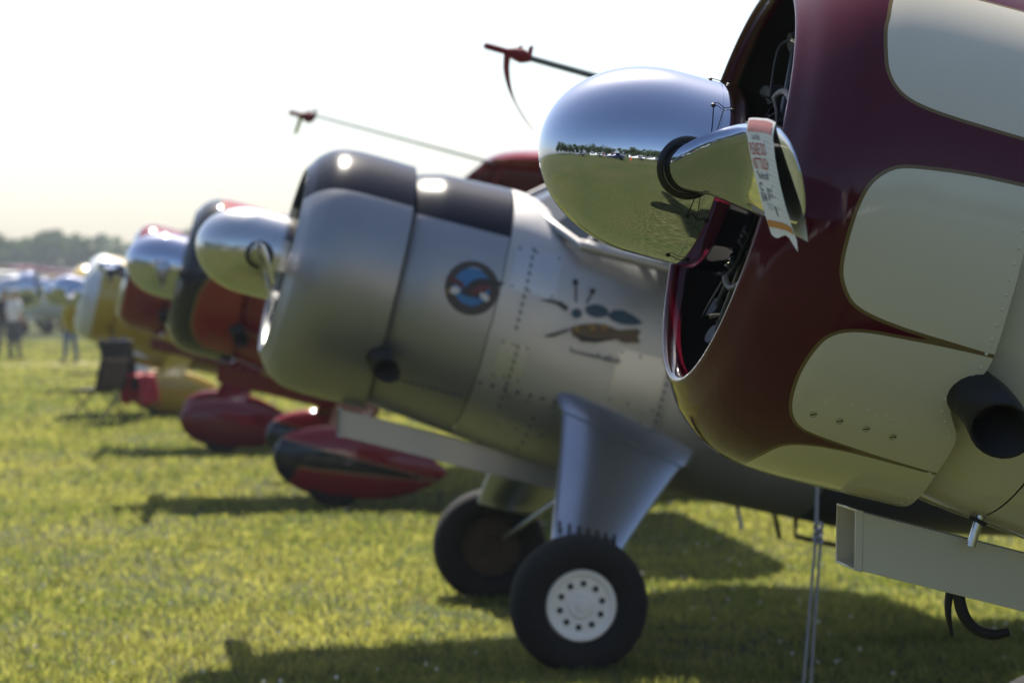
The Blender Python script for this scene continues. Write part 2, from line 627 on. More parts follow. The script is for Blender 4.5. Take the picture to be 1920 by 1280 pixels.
REAR_EDGE = [(-180, .93), (-100, .985), (-82.9, .982), (-69, .965), (-58.3, .953), (-52, .951), (-48.2, .949), (-44.9, .941), (-42.8, .926), (-39.8, .905), (-37.3, .895), (-34.9, .898), (-32.1, .918), (-29.2, .935), (-26, .939), (-15, .932), (-3, .928), (30, .925), (180, .93)]


def poly_sdf(px, py, poly):
    d = np.full(px.shape, 1e9)
    ins = np.zeros(px.shape, bool)
    n = len(poly)
    for i in range(n):
        ax, ay = poly[i]
        bx, by = poly[(i + 1) % n]
        ex, ey = bx - ax, by - ay
        t = np.clip(((px - ax) * ex + (py - ay) * ey) / (ex * ex + ey * ey + 1e-12), 0, 1)
        d = np.minimum(d, np.hypot(px - ax - t * ex, py - ay - t * ey))
        c = ((ay > py) != (by > py)) & (px < (bx - ax) * (py - ay) / (by - ay + 1e-12) + ax)
        ins ^= c
    return np.where(ins, -d, d)


def smooth_poly(pts, n=6):
    return [tuple(p) for p in bez(pts, n)]


def scallop_field(A, PSI):
    """signed distance to the scallop borders (metres, negative inside)"""
    rad = .6 * math.pi / 180
    d = np.full(A.shape, 1e9)
    for s in SCALLOPS:
        pl = smooth_poly([(a, p * rad) for a, p in s])
        d = np.minimum(d, poly_sdf(A, PSI * rad, pl))
    return d


FUS = np.array([  # a, half width, top, bottom, exponent
    (.86, .50, .52, -.53, 2.0), (.96, .535, .57, -.56, 2.0), (1.07, .56, .60, -.58, 2.1), (1.45, .58, .615, -.62, 2.3), (1.75, .595, .56, -.645, 2.5), (2.0, .60, .50, -.657, 2.6),
    (2.62, .58, .48, -.63, 2.6), (3.46, .46, .46, -.60, 2.4), (4.0, .37, .42, -.50, 2.3), (5.2, .20, .32, -.25, 2.1), (6.6, .04, .22, -.02, 2.0)])


def fus_par(a):
    return [float(np.interp(a, FUS[:, 0], FUS[:, i])) for i in range(1, 5)]


def fus_s(a, r):
    w, t, b, n = fus_par(a)
    rc, h = (t + b) / 2, (t - b) / 2
    q = min(1, abs((r - rc) / h))
    return w * (1 - q ** n) ** (1 / n)


class Plane:
    def __init__(s, name, label, xy, ztip, k=1., yaw=YAW, group=None):
        s.k, s.z = k, ztip
        s.root = thing(name, label, "airplane", (xy[0], xy[1], 0), yaw, group)

    def P(s, a, r, w):
        a, r, w = a * s.k, r * s.k, w * s.k
        return Vector((a * CT + r * ST, -w, s.z - a * ST + r * CT))

    def part(s, name, V, Fc, mat, parent=None, sharp=35, mi=None):
        return mesh(name, V, Fc, mat, parent or s.root, True, sharp, mi)

    def lathe(s, name, prof, mat, nseg=96, parent=None, sharp=35, cap=False):
        V = []
        for a, r in prof:
            for j in range(nseg):
                t = 2 * math.pi * j / nseg
                V.append(s.P(a, r * math.sin(t), r * math.cos(t)))
        Fc = gridf(len(prof), nseg, False, True)
        if cap:
            Fc.append(tuple(range((len(prof) - 1) * nseg, len(prof) * nseg)))
        return s.part(name, V, Fc, mat, parent, sharp)

    def tube(s, name, pts, rad, mat, n=10, parent=None, smooth=0):
        P = bez(pts, smooth) if smooth else pts
        if isinstance(rad, (list, tuple)) and smooth:
            rad = list(np.interp(np.linspace(0, 1, len(P)), np.linspace(0, 1, len(rad)), rad))
        if isinstance(rad, (int, float)):
            rad = rad * s.k
        else:
            rad = [q * s.k for q in rad]
        return s.part(name, *g_tube([s.P(*p) for p in P], rad, n), mat, parent, 50)

    # -------------------------------------------------------------- spinner and propeller
    def spinner(s, mat, m=1., detail=False, L=.485):
        prof = []
        for i in range(40):
            x = 1 - (1 - i / 39) ** 1.0
            a = .26 * (x ** 1.9)
            prof.append((a * m, .2065 * m * math.sqrt(max(0, 1 - (1 - a / .26) ** 2))))
        prof[0] = (0, .0005)
        prof += [(.30 * m, .2068 * m), (.3485 * m, .2068 * m), (.3490 * m, .2054 * m), (.3505 * m, .2054 * m), (.351 * m, .2068 * m), (.45 * m, .2060 * m), ((L - .004) * m, .2045 * m), (L * m, .199 * m), (L * m, .06)]
        sp = s.lathe("spinner", prof, mat, 128, sharp=60)
        if detail:
            me = None
            for psi in (80, 41, -32, -70, 128, 165, -110, -150):
                t = R(psi)
                for a in (.328, .371):
                    if me is None:
                        V, Fc = [], []
                        nn = 10
                        for i, (rr, hh) in enumerate(((.0052, -.002), (.0052, .002), (.0035, .0036), (.0008, .0042))):
                            for j in range(nn):
                                q = 2 * math.pi * j / nn
                                V.append((rr * math.cos(q), rr * math.sin(q), hh))
                        Fc = gridf(4, nn, False, True) + [tuple(range(3 * nn, 4 * nn))]
                        o = mesh("screw", V, Fc, iron, sp)
                        me = o.data
                    else:
                        o = obj("screw", me, sp)
                    n = (s.P(0, math.sin(t), math.cos(t)) - s.P(0, 0, 0)).normalized()
                    o.location = s.P(a, .2065 * math.sin(t), .2065 * math.cos(t))
                    o.rotation_euler = n.to_track_quat('Z', 'Y').to_euler()
                rr = .2105
                pts = [(.328, psi + 1.2), (.339, psi + 1.8), (.351, psi - .8), (.361, psi + .6), (.371, psi + 1.1)]
                s.tube("safety_wire", [(a, rr * math.sin(R(p)), rr * math.cos(R(p))) for a, p in pts], .0009, iron, 5, sp, 4)
            for p0, p1 in ((41, 19), (-32, -18)):
                for a0, a1 in ((.328, .332), (.351, .341)):
                    q = [(a0 + (a1 - a0) * t, p0 + (p1 - p0) * t) for t in (0, .33, .66, 1)]
                    s.tube("safety_wire", [(a, .2095 * math.sin(R(p)), .2095 * math.cos(R(p))) for a, p in q], .0007, iron, 5, sp)
        return sp

    BL = [  # s, chord, thickness, pitch
        (.14, .105, .105, 60), (.22, .107, .105, 58), (.30, .114, .094, 52), (.42, .132, .076, 45), (.56, .154, .056, 40), (.72, .172, .041, 36), (.88, .184, .031, 33), (1.02, .188, .025, 31),
        (1.13, .182, .020, 30), (1.20, .160, .017, 29.5), (1.24, .125, .014, 29), (1.262, .080, .010, 29), (1.272, .03, .006, 29)]
    DROOP = 3.7

    def blade_at(s, w, f=0., g=0., side=1):
        """point on the blade: span w, chord fraction f (+ = leading edge), thickness fraction g (+ = forward face)"""
        B = np.array(s.BL)
        c, t, be = [np.interp(w, B[:, 0], B[:, i]) for i in (1, 2, 3)]
        be = R(be)
        ca, cr = -math.sin(be), math.cos(be)
        na, nr = -math.cos(be), -math.sin(be)
        a = s.ha + f * c * ca + g * t * na
        r = (f * c * cr + g * t * nr)
        d = R(s.DROOP)
        rr, ww = r * math.cos(d) - w * math.sin(d), w * math.cos(d) + r * math.sin(d)
        if side < 0:
            rr, ww = -rr, -ww
        return a, rr, ww

    def blades(s, mat, ring=True, ha=.30, spr=.2065):
        s.ha = ha
        for side in (1, -1):
            loops = []
            for w, c, t, b in s.BL:
                circ = max(0, min(1, (.5 - w) / .28))
                lp = []
                for j in range(28):
                    q = 2 * math.pi * j / 28
                    f, g = .5 * math.cos(q), .5 * math.sin(q)
                    if circ < 1:
                        g2 = g * (1 - .35 * (.5 - f))
                        g2 = g2 if g > 0 else g2 * .55
                        g = g * circ + g2 * (1 - circ)
                    lp.append(s.P(*s.blade_at(w, f, g, side)))
                loops.append(lp)
            bl = s.part("propeller_blade", *g_loft(loops), mat, None, 60)
            if ring:
                rr, V = .0605, []
                for i in range(48):
                    q = 2 * math.pi * i / 48
                    for j in range(8):
                        u = 2 * math.pi * j / 8
                        ra = rr + .0075 * math.cos(u)
                        a, r = ha + ra * math.cos(q), ra * math.sin(q)
                        w = math.sqrt(max(0, spr ** 2 - r * r)) + .0075 * math.sin(u)
                        d = R(s.DROOP)
                        r2, w2 = r * math.cos(d) - w * math.sin(d), w * math.cos(d) + r * math.sin(d)
                        V.append(s.P(a, r2 * side, w2 * side))
                s.part("blade_seal", V, gridf(48, 8, True, True), seal, bl, 60)

    # -------------------------------------------------------------- cowl
    def cowl(s, mat, field=None, nseg=160, na=14, rivets=False, notch=True):
        prof = bez([(a, r) for a, r in COWL_PROF[:-1]], 3)
        psis = np.linspace(-180, 180, nseg, endpoint=False)
        re = REAR_EDGE if notch else [(-180, .93), (180, .93)]
        xe, ye = [q[0] for q in re], [q[1] for q in re]
        # smooth the rear edge
        ends = np.interp(psis, xe, ye)
        kk = max(1, int(nseg / 160))
        for _ in range(kk * 2):
            ends = (np.roll(ends, 1) + 2 * ends + np.roll(ends, -1)) / 4
        rows = [(p[0], p[1], None) for p in prof]
        last = prof[-1]
        rows += [(last[0], None, t) for t in np.linspace(0, 1, na)[1:]]
        A = np.zeros((len(rows) + 2, nseg))
        RR = np.zeros_like(A)
        for i, (a, r, t) in enumerate(rows):
            if t is None:
                A[i], RR[i] = a, r
            else:
                A[i] = a + (ends - a) * t
                RR[i] = .603 - .003 * t
        A[-2], RR[-2] = ends + .0015, .5975
        A[-1], RR[-1] = ends - .012, .5955
        PS = np.broadcast_to(psis, A.shape)
        V = [s.P(A[i, j], RR[i, j] * math.sin(R(PS[i, j])), RR[i, j] * math.cos(R(PS[i, j]))) for i in range(A.shape[0]) for j in range(nseg)]
        o = s.part("cowl", V, gridf(A.shape[0], nseg, False, True), mat, None, 60)
        if field is not None:
            d = field(A, PS)
            at = o.data.attributes.new("paint", 'FLOAT', 'POINT')
            at.data.foreach_set("value", d.astype(np.float32).ravel())
        s.lathe("cowl_liner", [(.4615, .435), (.49, .53), (.54, .56), (.62, .578), (.87, .585)], liner, 72, o)
        return o

    def engine(s, ncyl=9, detail=True):
        e = s.lathe("engine", [(.46, .05), (.46, .10), (.50, .13), (.54, .165), (.60, .185), (.70, .19), (.80, .19)], caseg, 40)
        s.lathe("baffle_plate", [(.70, .14), (.70, .575), (.71, .58)], liner, 64, e)
        if not detail:
            return
        cy = pr = None
        for i in range(ncyl):
            t = 2 * math.pi * (i + .5) / ncyl + R(8)
            c, sn = math.cos(t), math.sin(t)

            def Q(a, rad, side=0.):
                return (a, rad * sn + side * c, rad * c - side * sn)
            prof = []
            for j in range(15):
                q = .19 + j * .0155
                rr = .074 if j < 11 else .074 - (j - 10) * .006
                prof += [(q, rr - .014), (q + .003, rr - .014), (q + .004, rr), (q + .009, rr), (q + .010, rr - .014)]
            V = []
            nn = 18
            for q, rr in prof:
                for j in range(nn):
                    u = 2 * math.pi * j / nn
                    V.append(s.P(*Q(.615 + rr * math.cos(u), q, rr * math.sin(u))))
            s.part("cylinder", V, gridf(len(prof), nn, False, True) + [tuple(range((len(prof) - 1) * nn, len(prof) * nn))], fin, e)
            for sd_ in (-.038, .038):
                s.tube("push_rod", [Q(.53, .17, sd_ * .6), Q(.535, .40, sd_ * 1.2)], .007, caseg, 8, e)
                s.part("rocker_box", *g_tube([s.P(*Q(.525, .395, sd_ * 1.25)), s.P(*Q(.57, .415, sd_ * 1.25))], [.024 * s.k, .027 * s.k], 10), caseg, e)
            s.tube("spark_plug", [Q(.545, .375, 0), Q(.515, .385, .004)], .008, brass, 8, e)
            s.tube("ignition_lead", [Q(.515, .385, .004), Q(.495, .36, .03), Q(.50, .24, .045)], .0035, black, 6, e, 4)
        s.tube("ignition_ring", [(.50, .225 * math.sin(2 * math.pi * i / 40), .225 * math.cos(2 * math.pi * i / 40)) for i in range(41)], .009, iron, 8, e)

    # -------------------------------------------------------------- fuselage pieces
    def fus_piece(s, name, a0, a1, mat, n=14, ring=72, parent=None, off=0., field=None, cap=False, t0=0, t1=360):
        V = []
        full = (t1 - t0) >= 359
        for a in np.linspace(a0, a1, n):
            w, t, b, e = fus_par(a)
            rc, h = (t + b) / 2, (t - b) / 2
            for j in range(ring):
                q = R(t0 + (t1 - t0) * j / (ring if full else ring - 1))
                cx, sx = math.cos(q), math.sin(q)
                V.append(s.P(a, rc + (h + off) * math.copysign(abs(sx) ** (2 / e), sx), (w + off) * math.copysign(abs(cx) ** (2 / e), cx)))
        Fc = gridf(n, ring, False, full)
        if cap:
            Fc.append(tuple(range((n - 1) * ring, n * ring)))
        o = s.part(name, V, Fc, mat, parent, 50)
        if field is not None:
            vals = []
            for a in np.linspace(a0, a1, n):
                w, t, b, e = fus_par(a)
                rc, h = (t + b) / 2, (t - b) / 2
                for j in range(ring):
                    q = R(t0 + (t1 - t0) * j / (ring if full else ring - 1))
                    sx = math.sin(q)
                    vals.append(field(a, rc + h * math.copysign(abs(sx) ** (2 / e), sx)))
            at = o.data.attributes.new("paint", 'FLOAT', 'POINT')
            at.data.foreach_set("value", np.array(vals, np.float32))
        return o

    def scoop(s, mat):
        """box shaped intake duct under the belly, open at the front with a flange"""
        w, r0, r1, a0, a1 = .08, -.632, -.757, .90, 2.05
        mb = MB()

        def ring(a, d, sk=0.):
            return [s.P(a - sk * .03, r0 + d, -w - d), s.P(a - sk * .03, r0 + d, w + d), s.P(a, r1 - d, w + d), s.P(a, r1 - d, -w - d)]
        seq = [ring(1.15, -.008), ring(a0, -.002, 1), ring(a0, .003, 1), ring(a0 + .018, .003, 1), ring(a0 + .018, 0, 1), ring(1.2, 0), ring(a1, 0)]
        V, Fc = g_loft(seq, True, True)
        o = s.part("intake_duct", V, Fc, mat, None, 30)
        bevel(o, .0015, 2)
        return o

    def drain(s):
        s.tube("drain_pipe", [(1.135, -.56, .12), (1.13, -.645, .12)], .0105, chrome_dull, 12)
        s.tube("drain_grommet", [(1.133, -.583, .12), (1.131, -.592, .12)], .021, black, 14)

    def exhaust(s, mat=None):
        mat = mat or iron
        path = bez([(.86, -.30, .34), (.905, -.315, .42), (.935, -.335, .485), (.962, -.36, .53), (.985, -.395, .562)], 7)
        n = 22
        cen = [s.P(*p) for p in path]
        loops = []
        cut = (s.P(-.25, -.52, .80) - s.P(0, 0, 0)).normalized()      # the mouth is cut to face down and outwards
        for i, c in enumerate(cen):
            t = (cen[min(i + 1, len(cen) - 1)] - cen[max(i - 1, 0)]).normalized()
            f = max(0, (i / (len(cen) - 1) - .55) / .45)
            t = t.lerp(cut, f).normalized()
            x = t.orthogonal().normalized() if not loops else (x0 - t * x0.dot(t)).normalized()
            x0 = x
            y = t.cross(x)
            r = (.054 + .011 * f) * s.k
            loops.append([c + (x * math.cos(2 * math.pi * k / n) + y * math.sin(2 * math.pi * k / n)) * r for k in range(n)])
        inner = []
        for lp, c in zip(reversed(loops), reversed(cen)):
            inner.append([c + (p - c) * .91 for p in lp])
        o = s.part("exhaust_stack", *g_loft(loops + inner[:12], False, True), mat, None, 45)
        return o

    # -------------------------------------------------------------- gear
    def wheel(s, c, r, w, hub, parent_name="wheel", detail=True):
        inward = 1 if c[1] < 0 else -1
        """tyre of revolution about the lateral axis, flattened where it stands"""
        root = bpy.data.objects.new(parent_name, None)
        COL.objects.link(root)
        root.parent = s.root
        root.location = c
        prof = [(-.30, .52), (-.40, .56), (-.50, .68), (-.50, .80), (-.42, .92), (-.25, .985), (0, 1.0), (.25, .985), (.42, .92), (.50, .80), (.50, .68), (.40, .56), (.30, .52)]
        prof = [tuple(p) for p in bez(prof, 3)]
        n = 56
        V = []
        for y, q in prof:
            for j in range(n):
                t = 2 * math.pi * j / n
                z = q * r * math.sin(t)
                V.append((q * r * math.cos(t), y * w, max(z, -c[2] + .004)))
        mesh("tyre", V, gridf(len(prof), n, False, True), rubber, root)
        for sd_ in (-1, 1):
            pr = [(.28, .53), (.34, .50), (.33, .44), (.27, .41), (.26, .20), (.31, .17), (.31, .09), (.36, .075), (.36, .001)]
            V = []
            for y, q in pr:
                for j in range(40):
                    t = 2 * math.pi * j / 40
                    V.append((q * r * math.cos(t), sd_ * y * w, q * r * math.sin(t)))
            rim = mesh("rim" if sd_ != inward else "brake_drum", V, gridf(len(pr), 40, False, True), hub if sd_ != inward else rust, root)
            if detail and sd_ != inward:
                hm_ = None
                for j in range(10):
                    t = 2 * math.pi * j / 10 + .2
                    cx, cz = .315 * r * math.cos(t), .315 * r * math.sin(t)
                    if hm_ is None:
                        h_ = mesh("bolt_hole", *g_tube([(0, sd_ * .255 * w, 0), (0, sd_ * .272 * w, 0)], .014 * r / .3, 10), black, rim)
                        hm_ = h_.data
                    else:
                        h_ = obj("bolt_hole", hm_, rim)
                    h_.location = (cx, 0, cz)
        return root

    def leg(s, side, mat, cuff, dx=0.):
        """broad tapered fairing from the belly to the wheel"""
        k = s.k

        def sect(x0, z0, x1, z1, y, th):
            lp = []
            for j in range(32):
                q = 2 * math.pi * j / 32
                f = .5 - .5 * math.cos(q)
                prof = th * .5 * (math.sin(q)) * (1.25 - .75 * f)
                lp.append((k * (x0 + (x1 - x0) * f), side * k * (y + prof), k * (z0 + (z1 - z0) * f)))
            return lp
        T = [(1.70, 1.20, 2.36, .90, .50, .22), (1.695, 1.10, 2.27, .83, .63, .21), (1.64, .84, 2.09, .68, .84, .18), (1.575, .585, 1.90, .50, 1.06, .15), (1.565, .53, 1.875, .45, 1.09, .145)]
        T = [(t[0] + dx, t[1], t[2] + dx) + t[3:] for t in T]
        seq = []
        for p in bez(T, 5):
            seq.append(sect(*p))
        o = s.part("gear_leg", *g_loft(seq), mat, None, 50)
        loops = []
        for f, g_ in ((-.05, .008), (.0, .020), (.26, .018), (.31, .012), (.325, -.004)):
            p = np.array(T[0]) * (1 - f * 3.0) + np.array(T[1]) * f * 3.0
            x0, z0, x1, z1, y, th = p
            loops.append(sect(x0 - g_ * .7, z0 + g_ * .4, x1 + g_ * 1.0, z1 - g_ * .3, y, th + g_ * 2))
        s.part("leg_cuff", *g_loft(loops), cuff, o, 50)
        # lacing slots along the lower hem
        for i in range(7):
            f = .07 + i * .13
            x0, z0, x1, z1, y, th = T[3]
            pr = th * .5 * math.sin(math.acos(1 - 2 * f)) * (1.25 - .75 * f)
            x, z = x0 + (x1 - x0) * f, z0 + (z1 - z0) * f
            mesh("lacing_slot", *g_box((k * (x + .004), side * k * (y + pr * 1.0 - .006), k * (z + .02)), (k * .011, k * .02, k * .075)), black, o)
        return o

    def pant(s, side, x, y, L, Hh, mat, field=None):
        """teardrop wheel pant"""
        k = s.k
        n, m = 40, 40
        V, D = [], []
        for i in range(n):
            f = i / (n - 1)
            env = (max(0, f) ** .5) * (1 - f) ** .75 * 2.02
            h = Hh * .5 * env
            w = Hh * .235 * env
            zc = Hh * .55 - .10 * Hh * f + .02
            for j in range(m):
                q = 2 * math.pi * j / m
                cx, sx = math.cos(q), math.sin(q)
                yy, zz = w * math.copysign(abs(cx) ** .85, cx), h * sx
                xx = x + (f - .38) * L
                z = zc + zz - .14 * f * L * .35
                V.append((k * xx, side * k * y - k * yy, max(k * z, .06)))
                D.append(field(f, zz / (Hh * .5)) if field else 1.)
        o = s.part("wheel_pant", V, gridf(n, m, False, True), mat, None, 60)
        if field:
            at = o.data.attributes.new("paint", 'FLOAT', 'POINT')
            at.data.foreach_set("value", np.array(D, np.float32))
        t = s.wheel((k * (x - .02), side * k * y, k * .25), k * .25, k * .15, hubwhite, "wheel", False)
        mb = MB()
        lp = []
        for (x0, x1, yy, z) in ((x - .10, x + .22, y - .02, Hh * .85), (x + .12, x + .50, y * .40, 1.0)):
            lp.append([(k * (x0 + (x1 - x0) * (.5 - .5 * math.cos(2 * math.pi * j / 16))), side * k * (yy + .05 * math.sin(2 * math.pi * j / 16)), k * z) for j in range(16)])
        s.part("gear_leg", *g_loft(lp), mat, None, 50)
        return o

    # -------------------------------------------------------------- wing, cabin, tail
    def wing(s, side, mat, half=4.6, x0=2.25, z0=2.5, chord=1.65, pitot=None):
        k = s.k
        loops = []
        tip = s.z
        ys = list(np.linspace(.45, half - .9, 6)) + [half - .9 + .9 * math.sin(R(a)) for a in (15, 30, 45, 58, 68, 77, 84, 88)]
        for y in ys:
            u = max(0, (y - (half - .9)) / .9)
            c = chord * math.sqrt(max(1e-4, 1 - u * u))
            off = (chord - c) * .62
            lp = []
            for j in range(36):
                q = 2 * math.pi * j / 36
                f = .5 - .5 * math.cos(q)
                th = .13 * 5 * (.2969 * math.sqrt(f) - .126 * f - .3516 * f * f + .2843 * f ** 3 - .1036 * f ** 4) * c
                zz = th * (1.0 if q < math.pi else -.55) + .02 * c
                xx = off + f * c
                lp.append((k * (x0 + xx * CT + zz * ST), side * k * y, k * (z0 + .035 * y - xx * ST * .55 + zz * CT)))
            loops.append(lp)
        o = s.part("wing", *g_loft(loops), mat, None, 50)
        if pitot:
            y, ln, rad, m = pitot
            p0 = Vector((k * (x0 + .05), side * k * y, k * (z0 + .035 * y)))
            d = Vector((-CT, 0, ST))
            pts = [p0, p0 + d * ln * .55, p0 + d * ln]
            s.part("pitot_tube", *g_tube(pts, [rad * 1.5, rad * 1.2, rad], 10), m, o)
        return o

    def cabin(s, mat, side_glass=True):
        """cabin above the fuselage: roof, posts and panes"""
        def ringp(a, r, w):
            return s.P(a, r, w)
        roof = [[s.P(2.02, 1.02, -.40), s.P(2.02, 1.05, 0), s.P(2.02, 1.02, .40), s.P(2.02, .97, .41), s.P(2.02, .97, -.41)],
                [s.P(2.5, 1.12, -.43), s.P(2.5, 1.15, 0), s.P(2.5, 1.12, .43), s.P(2.5, 1.0, .44), s.P(2.5, 1.0, -.44)],
                [s.P(3.4, 1.0, -.40), s.P(3.4, 1.03, 0), s.P(3.4, 1.0, .40), s.P(3.4, .45, .46), s.P(3.4, .45, -.46)],
                [s.P(4.6, .5, -.2), s.P(4.6, .54, 0), s.P(4.6, .5, .2), s.P(4.6, .25, .27), s.P(4.6, .25, -.27)]]
        s.part("cabin_roof", *g_loft(roof), mat, None, 50)
        base = [(1.74, .395, .545), (1.60, .47, .40), (1.50, .545, .20), (1.47, .572, 0), (1.50, .545, -.20), (1.60, .47, -.40), (1.74, .395, -.545)]
        top = [(2.16, .98, .41), (2.08, 1.0, .30), (2.03, 1.02, .15), (2.02, 1.03, 0), (2.03, 1.02, -.15), (2.08, 1.0, -.30), (2.16, .98, -.41)]
        for i in range(6):
            s.part("windshield_pane", [s.P(*base[i]), s.P(*base[i + 1]), s.P(*top[i + 1]), s.P(*top[i])], [(0, 1, 2, 3)], glass, None)
        for i in (0, 3, 6):
            s.tube("windshield_post", [base[i], top[i]], .014, mat, 8)
        s.tube("windshield_frame", base, .022, mat, 8, None, 5)
        for sd_ in (1, -1):
            q = [(1.76, .40, .55), (2.50, .40, .565), (2.50, .98, .44), (2.18, .96, .415)]
            s.part("side_window", [s.P(a, r, sd_ * w) for a, r, w in q], [(0, 1, 2, 3)], glass, None)
            q = [(2.56, .40, .565), (3.30, .42, .49), (3.30, .92, .41), (2.56, .98, .44)]
            s.part("side_window", [s.P(a, r, sd_ * w) for a, r, w in q], [(0, 1, 2, 3)], glass, None)
            s.tube("door_post", [(2.53, .38, sd_ * .57), (2.53, 1.0, sd_ * .445)], .03, mat, 8)
            s.tube("window_sill", [(1.72, .40, sd_ * .56), (2.5, .405, sd_ * .585), (3.35, .42, sd_ * .50)], .028, mat, 8)
        s.part("instrument_panel", *g_box(s.P(1.80, .47, 0), (.05 * s.k, .8 * s.k, .22 * s.k)), black)

    def tail(s, mat):
        f = [(5.5, .28), (5.75, .75), (6.05, 1.18), (6.35, 1.25), (6.65, 1.1), (6.75, .5), (6.7, .05), (6.4, .0)]
        L = [[s.P(a, r, w) for a, r in f] for w in (-.035, .035)]
        s.part("fin", *g_loft(L), mat, None, 30)
        for sd_ in (1, -1):
            q = [(5.7, .02), (5.95, 1.2), (6.15, 1.5), (6.45, 1.55), (6.6, 1.3), (6.65, .04)]
            L = [[s.P(a, .22 + h, sd_ * w) for a, w in q] for h in (-.03, .03)]
            s.part("stabiliser", *g_loft(L), mat, None, 30)
        z = .11
        x = 6.35 * s.k * CT
        s.tube("tail_strut", [(6.2, .0, 0), (6.45, -.12, 0)], .025, iron, 8)
        s.wheel((x, 0, z), .11, .08, hubwhite, "tail_wheel", False)


def tag_on_blade(pl, label, full=False, w0=.985, W=.19, L=.235, gam=5., KL=.83):
    """paper hang tag folded over the upper edge of the near blade"""
    def pos(u, v, d=0., back=False):
        v = v * KL
        # v metres from the fold, u 0..1 across
        a, r, w = pl.blade_at(w0 + W * (u - .0) * math.cos(R(gam)), .52, 0)
        a += W * u * math.sin(R(gam)) * 1.0 - .004
        be = R(30)
        if not back:
            fwd = -.013 * (1 - math.exp(-v / .02)) - .008 * math.sin(min(1, v / L) * math.pi) + d - .016 * u
            sway = .008 * math.sin(v / L * 5 + u * 1.3)
            dn = v
            slope = math.tan(R(21))
            return pl.P(a + dn * slope * 1.48 + fwd + sway * .3, r - dn * .96 + .004 * math.cos(v * 160) * math.exp(-v * 40), w)
        return pl.P(a + .012 * (1 - math.exp(-v / .02)) + v * .42 + .006 * math.sin(v / L * 3), r - v * .96, w - .03 + .02 * u)
    root = thing("hang_tag", label, "tag", (0, 0, 0))
    root.parent = None
    root.location = pl.root.location
    root.rotation_euler = pl.root.rotation_euler
    nu, nv = 8, 40
    V = [pos(i / (nu - 1), L * j / (nv - 1)) for i in range(nu) for j in range(nv)]
    for i in range(nu):                                             # ragged curled hem
        V[i * nv + nv - 1] = V[i * nv + nv - 1] + Vector((0, 0, -.006 * math.sin(i * 1.1) - .012 * (i / nu) ** 2))
    sh = mesh("front_sheet", V, gridf(nu, nv), paper, root)
    V = [pos(i / (nu - 1), L * .96 * j / (nv - 1), 0, True) for i in range(nu) for j in range(nv)]
    mesh("back_sheet", V, gridf(nu, nv), paper, root)
    if not full:
        return root

    def quad(name, u0, u1, v0, v1, mat):
        n = 8
        V = [pos(u0 + (u1 - u0) * i / (n - 1), v0 + (v1 - v0) * j / 3, -.0012) for i in range(n) for j in range(4)]
        mesh(name, V, gridf(n, 4), mat, sh)

    def text(body, u0, u1, v0, v1, mat, name="lettering", bold=0.):
        cu = bpy.data.curves.new("t", 'FONT')
        cu.body = body
        cu.offset = bold
        cu.resolution_u = 3
        o = bpy.data.objects.new("t", cu)
        COL.objects.link(o)
        dg = bpy.context.evaluated_depsgraph_get()
        me = bpy.data.meshes.new_from_object(o.evaluated_get(dg))
        bpy.data.objects.remove(o)
        co = np.array([v.co[:] for v in me.vertices])
        lo, hi = co.min(0), co.max(0)
        for i, v in enumerate(me.vertices):
            x = (co[i, 0] - lo[0]) / (hi[0] - lo[0])
            y = (co[i, 1] - lo[1]) / (hi[1] - lo[1])
            v.co = pos(u0 + (u1 - u0) * x, v1 + (v0 - v1) * y, -.0016)
        me.update()
        obj(name, me, sh, mat)
    quad("pink_band", .06, .94, .004, .024, ink_pink)
    text("Look But", .20, .52, .030, .044, ink_dark)
    text("PLEASE DO", .06, .68, .050, .074, ink_red, bold=.006)
    text("NOT TOUCH", .08, .68, .080, .104, ink_red, bold=.006)
    text("The Aircraft!", .14, .60, .108, .124, ink_dark, bold=.01)
    text("EAA", .10, .33, .151, .169, ink_dark, bold=.008)
    # round emblem with swept wing above the letters
    ring = []
    n = 18
    V = []
    for i in range(n):
        q = R(300) * i / (n - 1) + R(20)
        for rr in (.7, 1.0):
            V.append(pos(.20 + .075 * rr * math.cos(q), .140 - .009 * rr * math.sin(q), -.0016))
    mesh("emblem", V, gridf(n, 2), ink_dark, sh)
    quad("emblem", .40, .425, .140, .166, ink_dark)
    for i in range(6):
        quad("print_line", .45 + (i % 3) * .06, .48 + (i % 3) * .06, .141 + (i // 3) * .011, .149 + (i // 3) * .011, ink_grey)
    for i in range(4):
        quad("print_line", .20 + .02 * i, .52, .1725 + i * .0035, .1737 + i * .0035, ink_grey)
    quad("pen_mark", .55, .585, .176, .196, ink_dark)
    for i in range(15):
        v = .034 + i * .0112
        quad("rule_line", .74, .95, v, v + .0009, ink_grey)
        if i % 2:
            quad("rule_line", .66, .70, v - .002, v + .002, ink_grey)
    quad("orange_band", .03, .97, .207, .221, ink_orange)
    return root


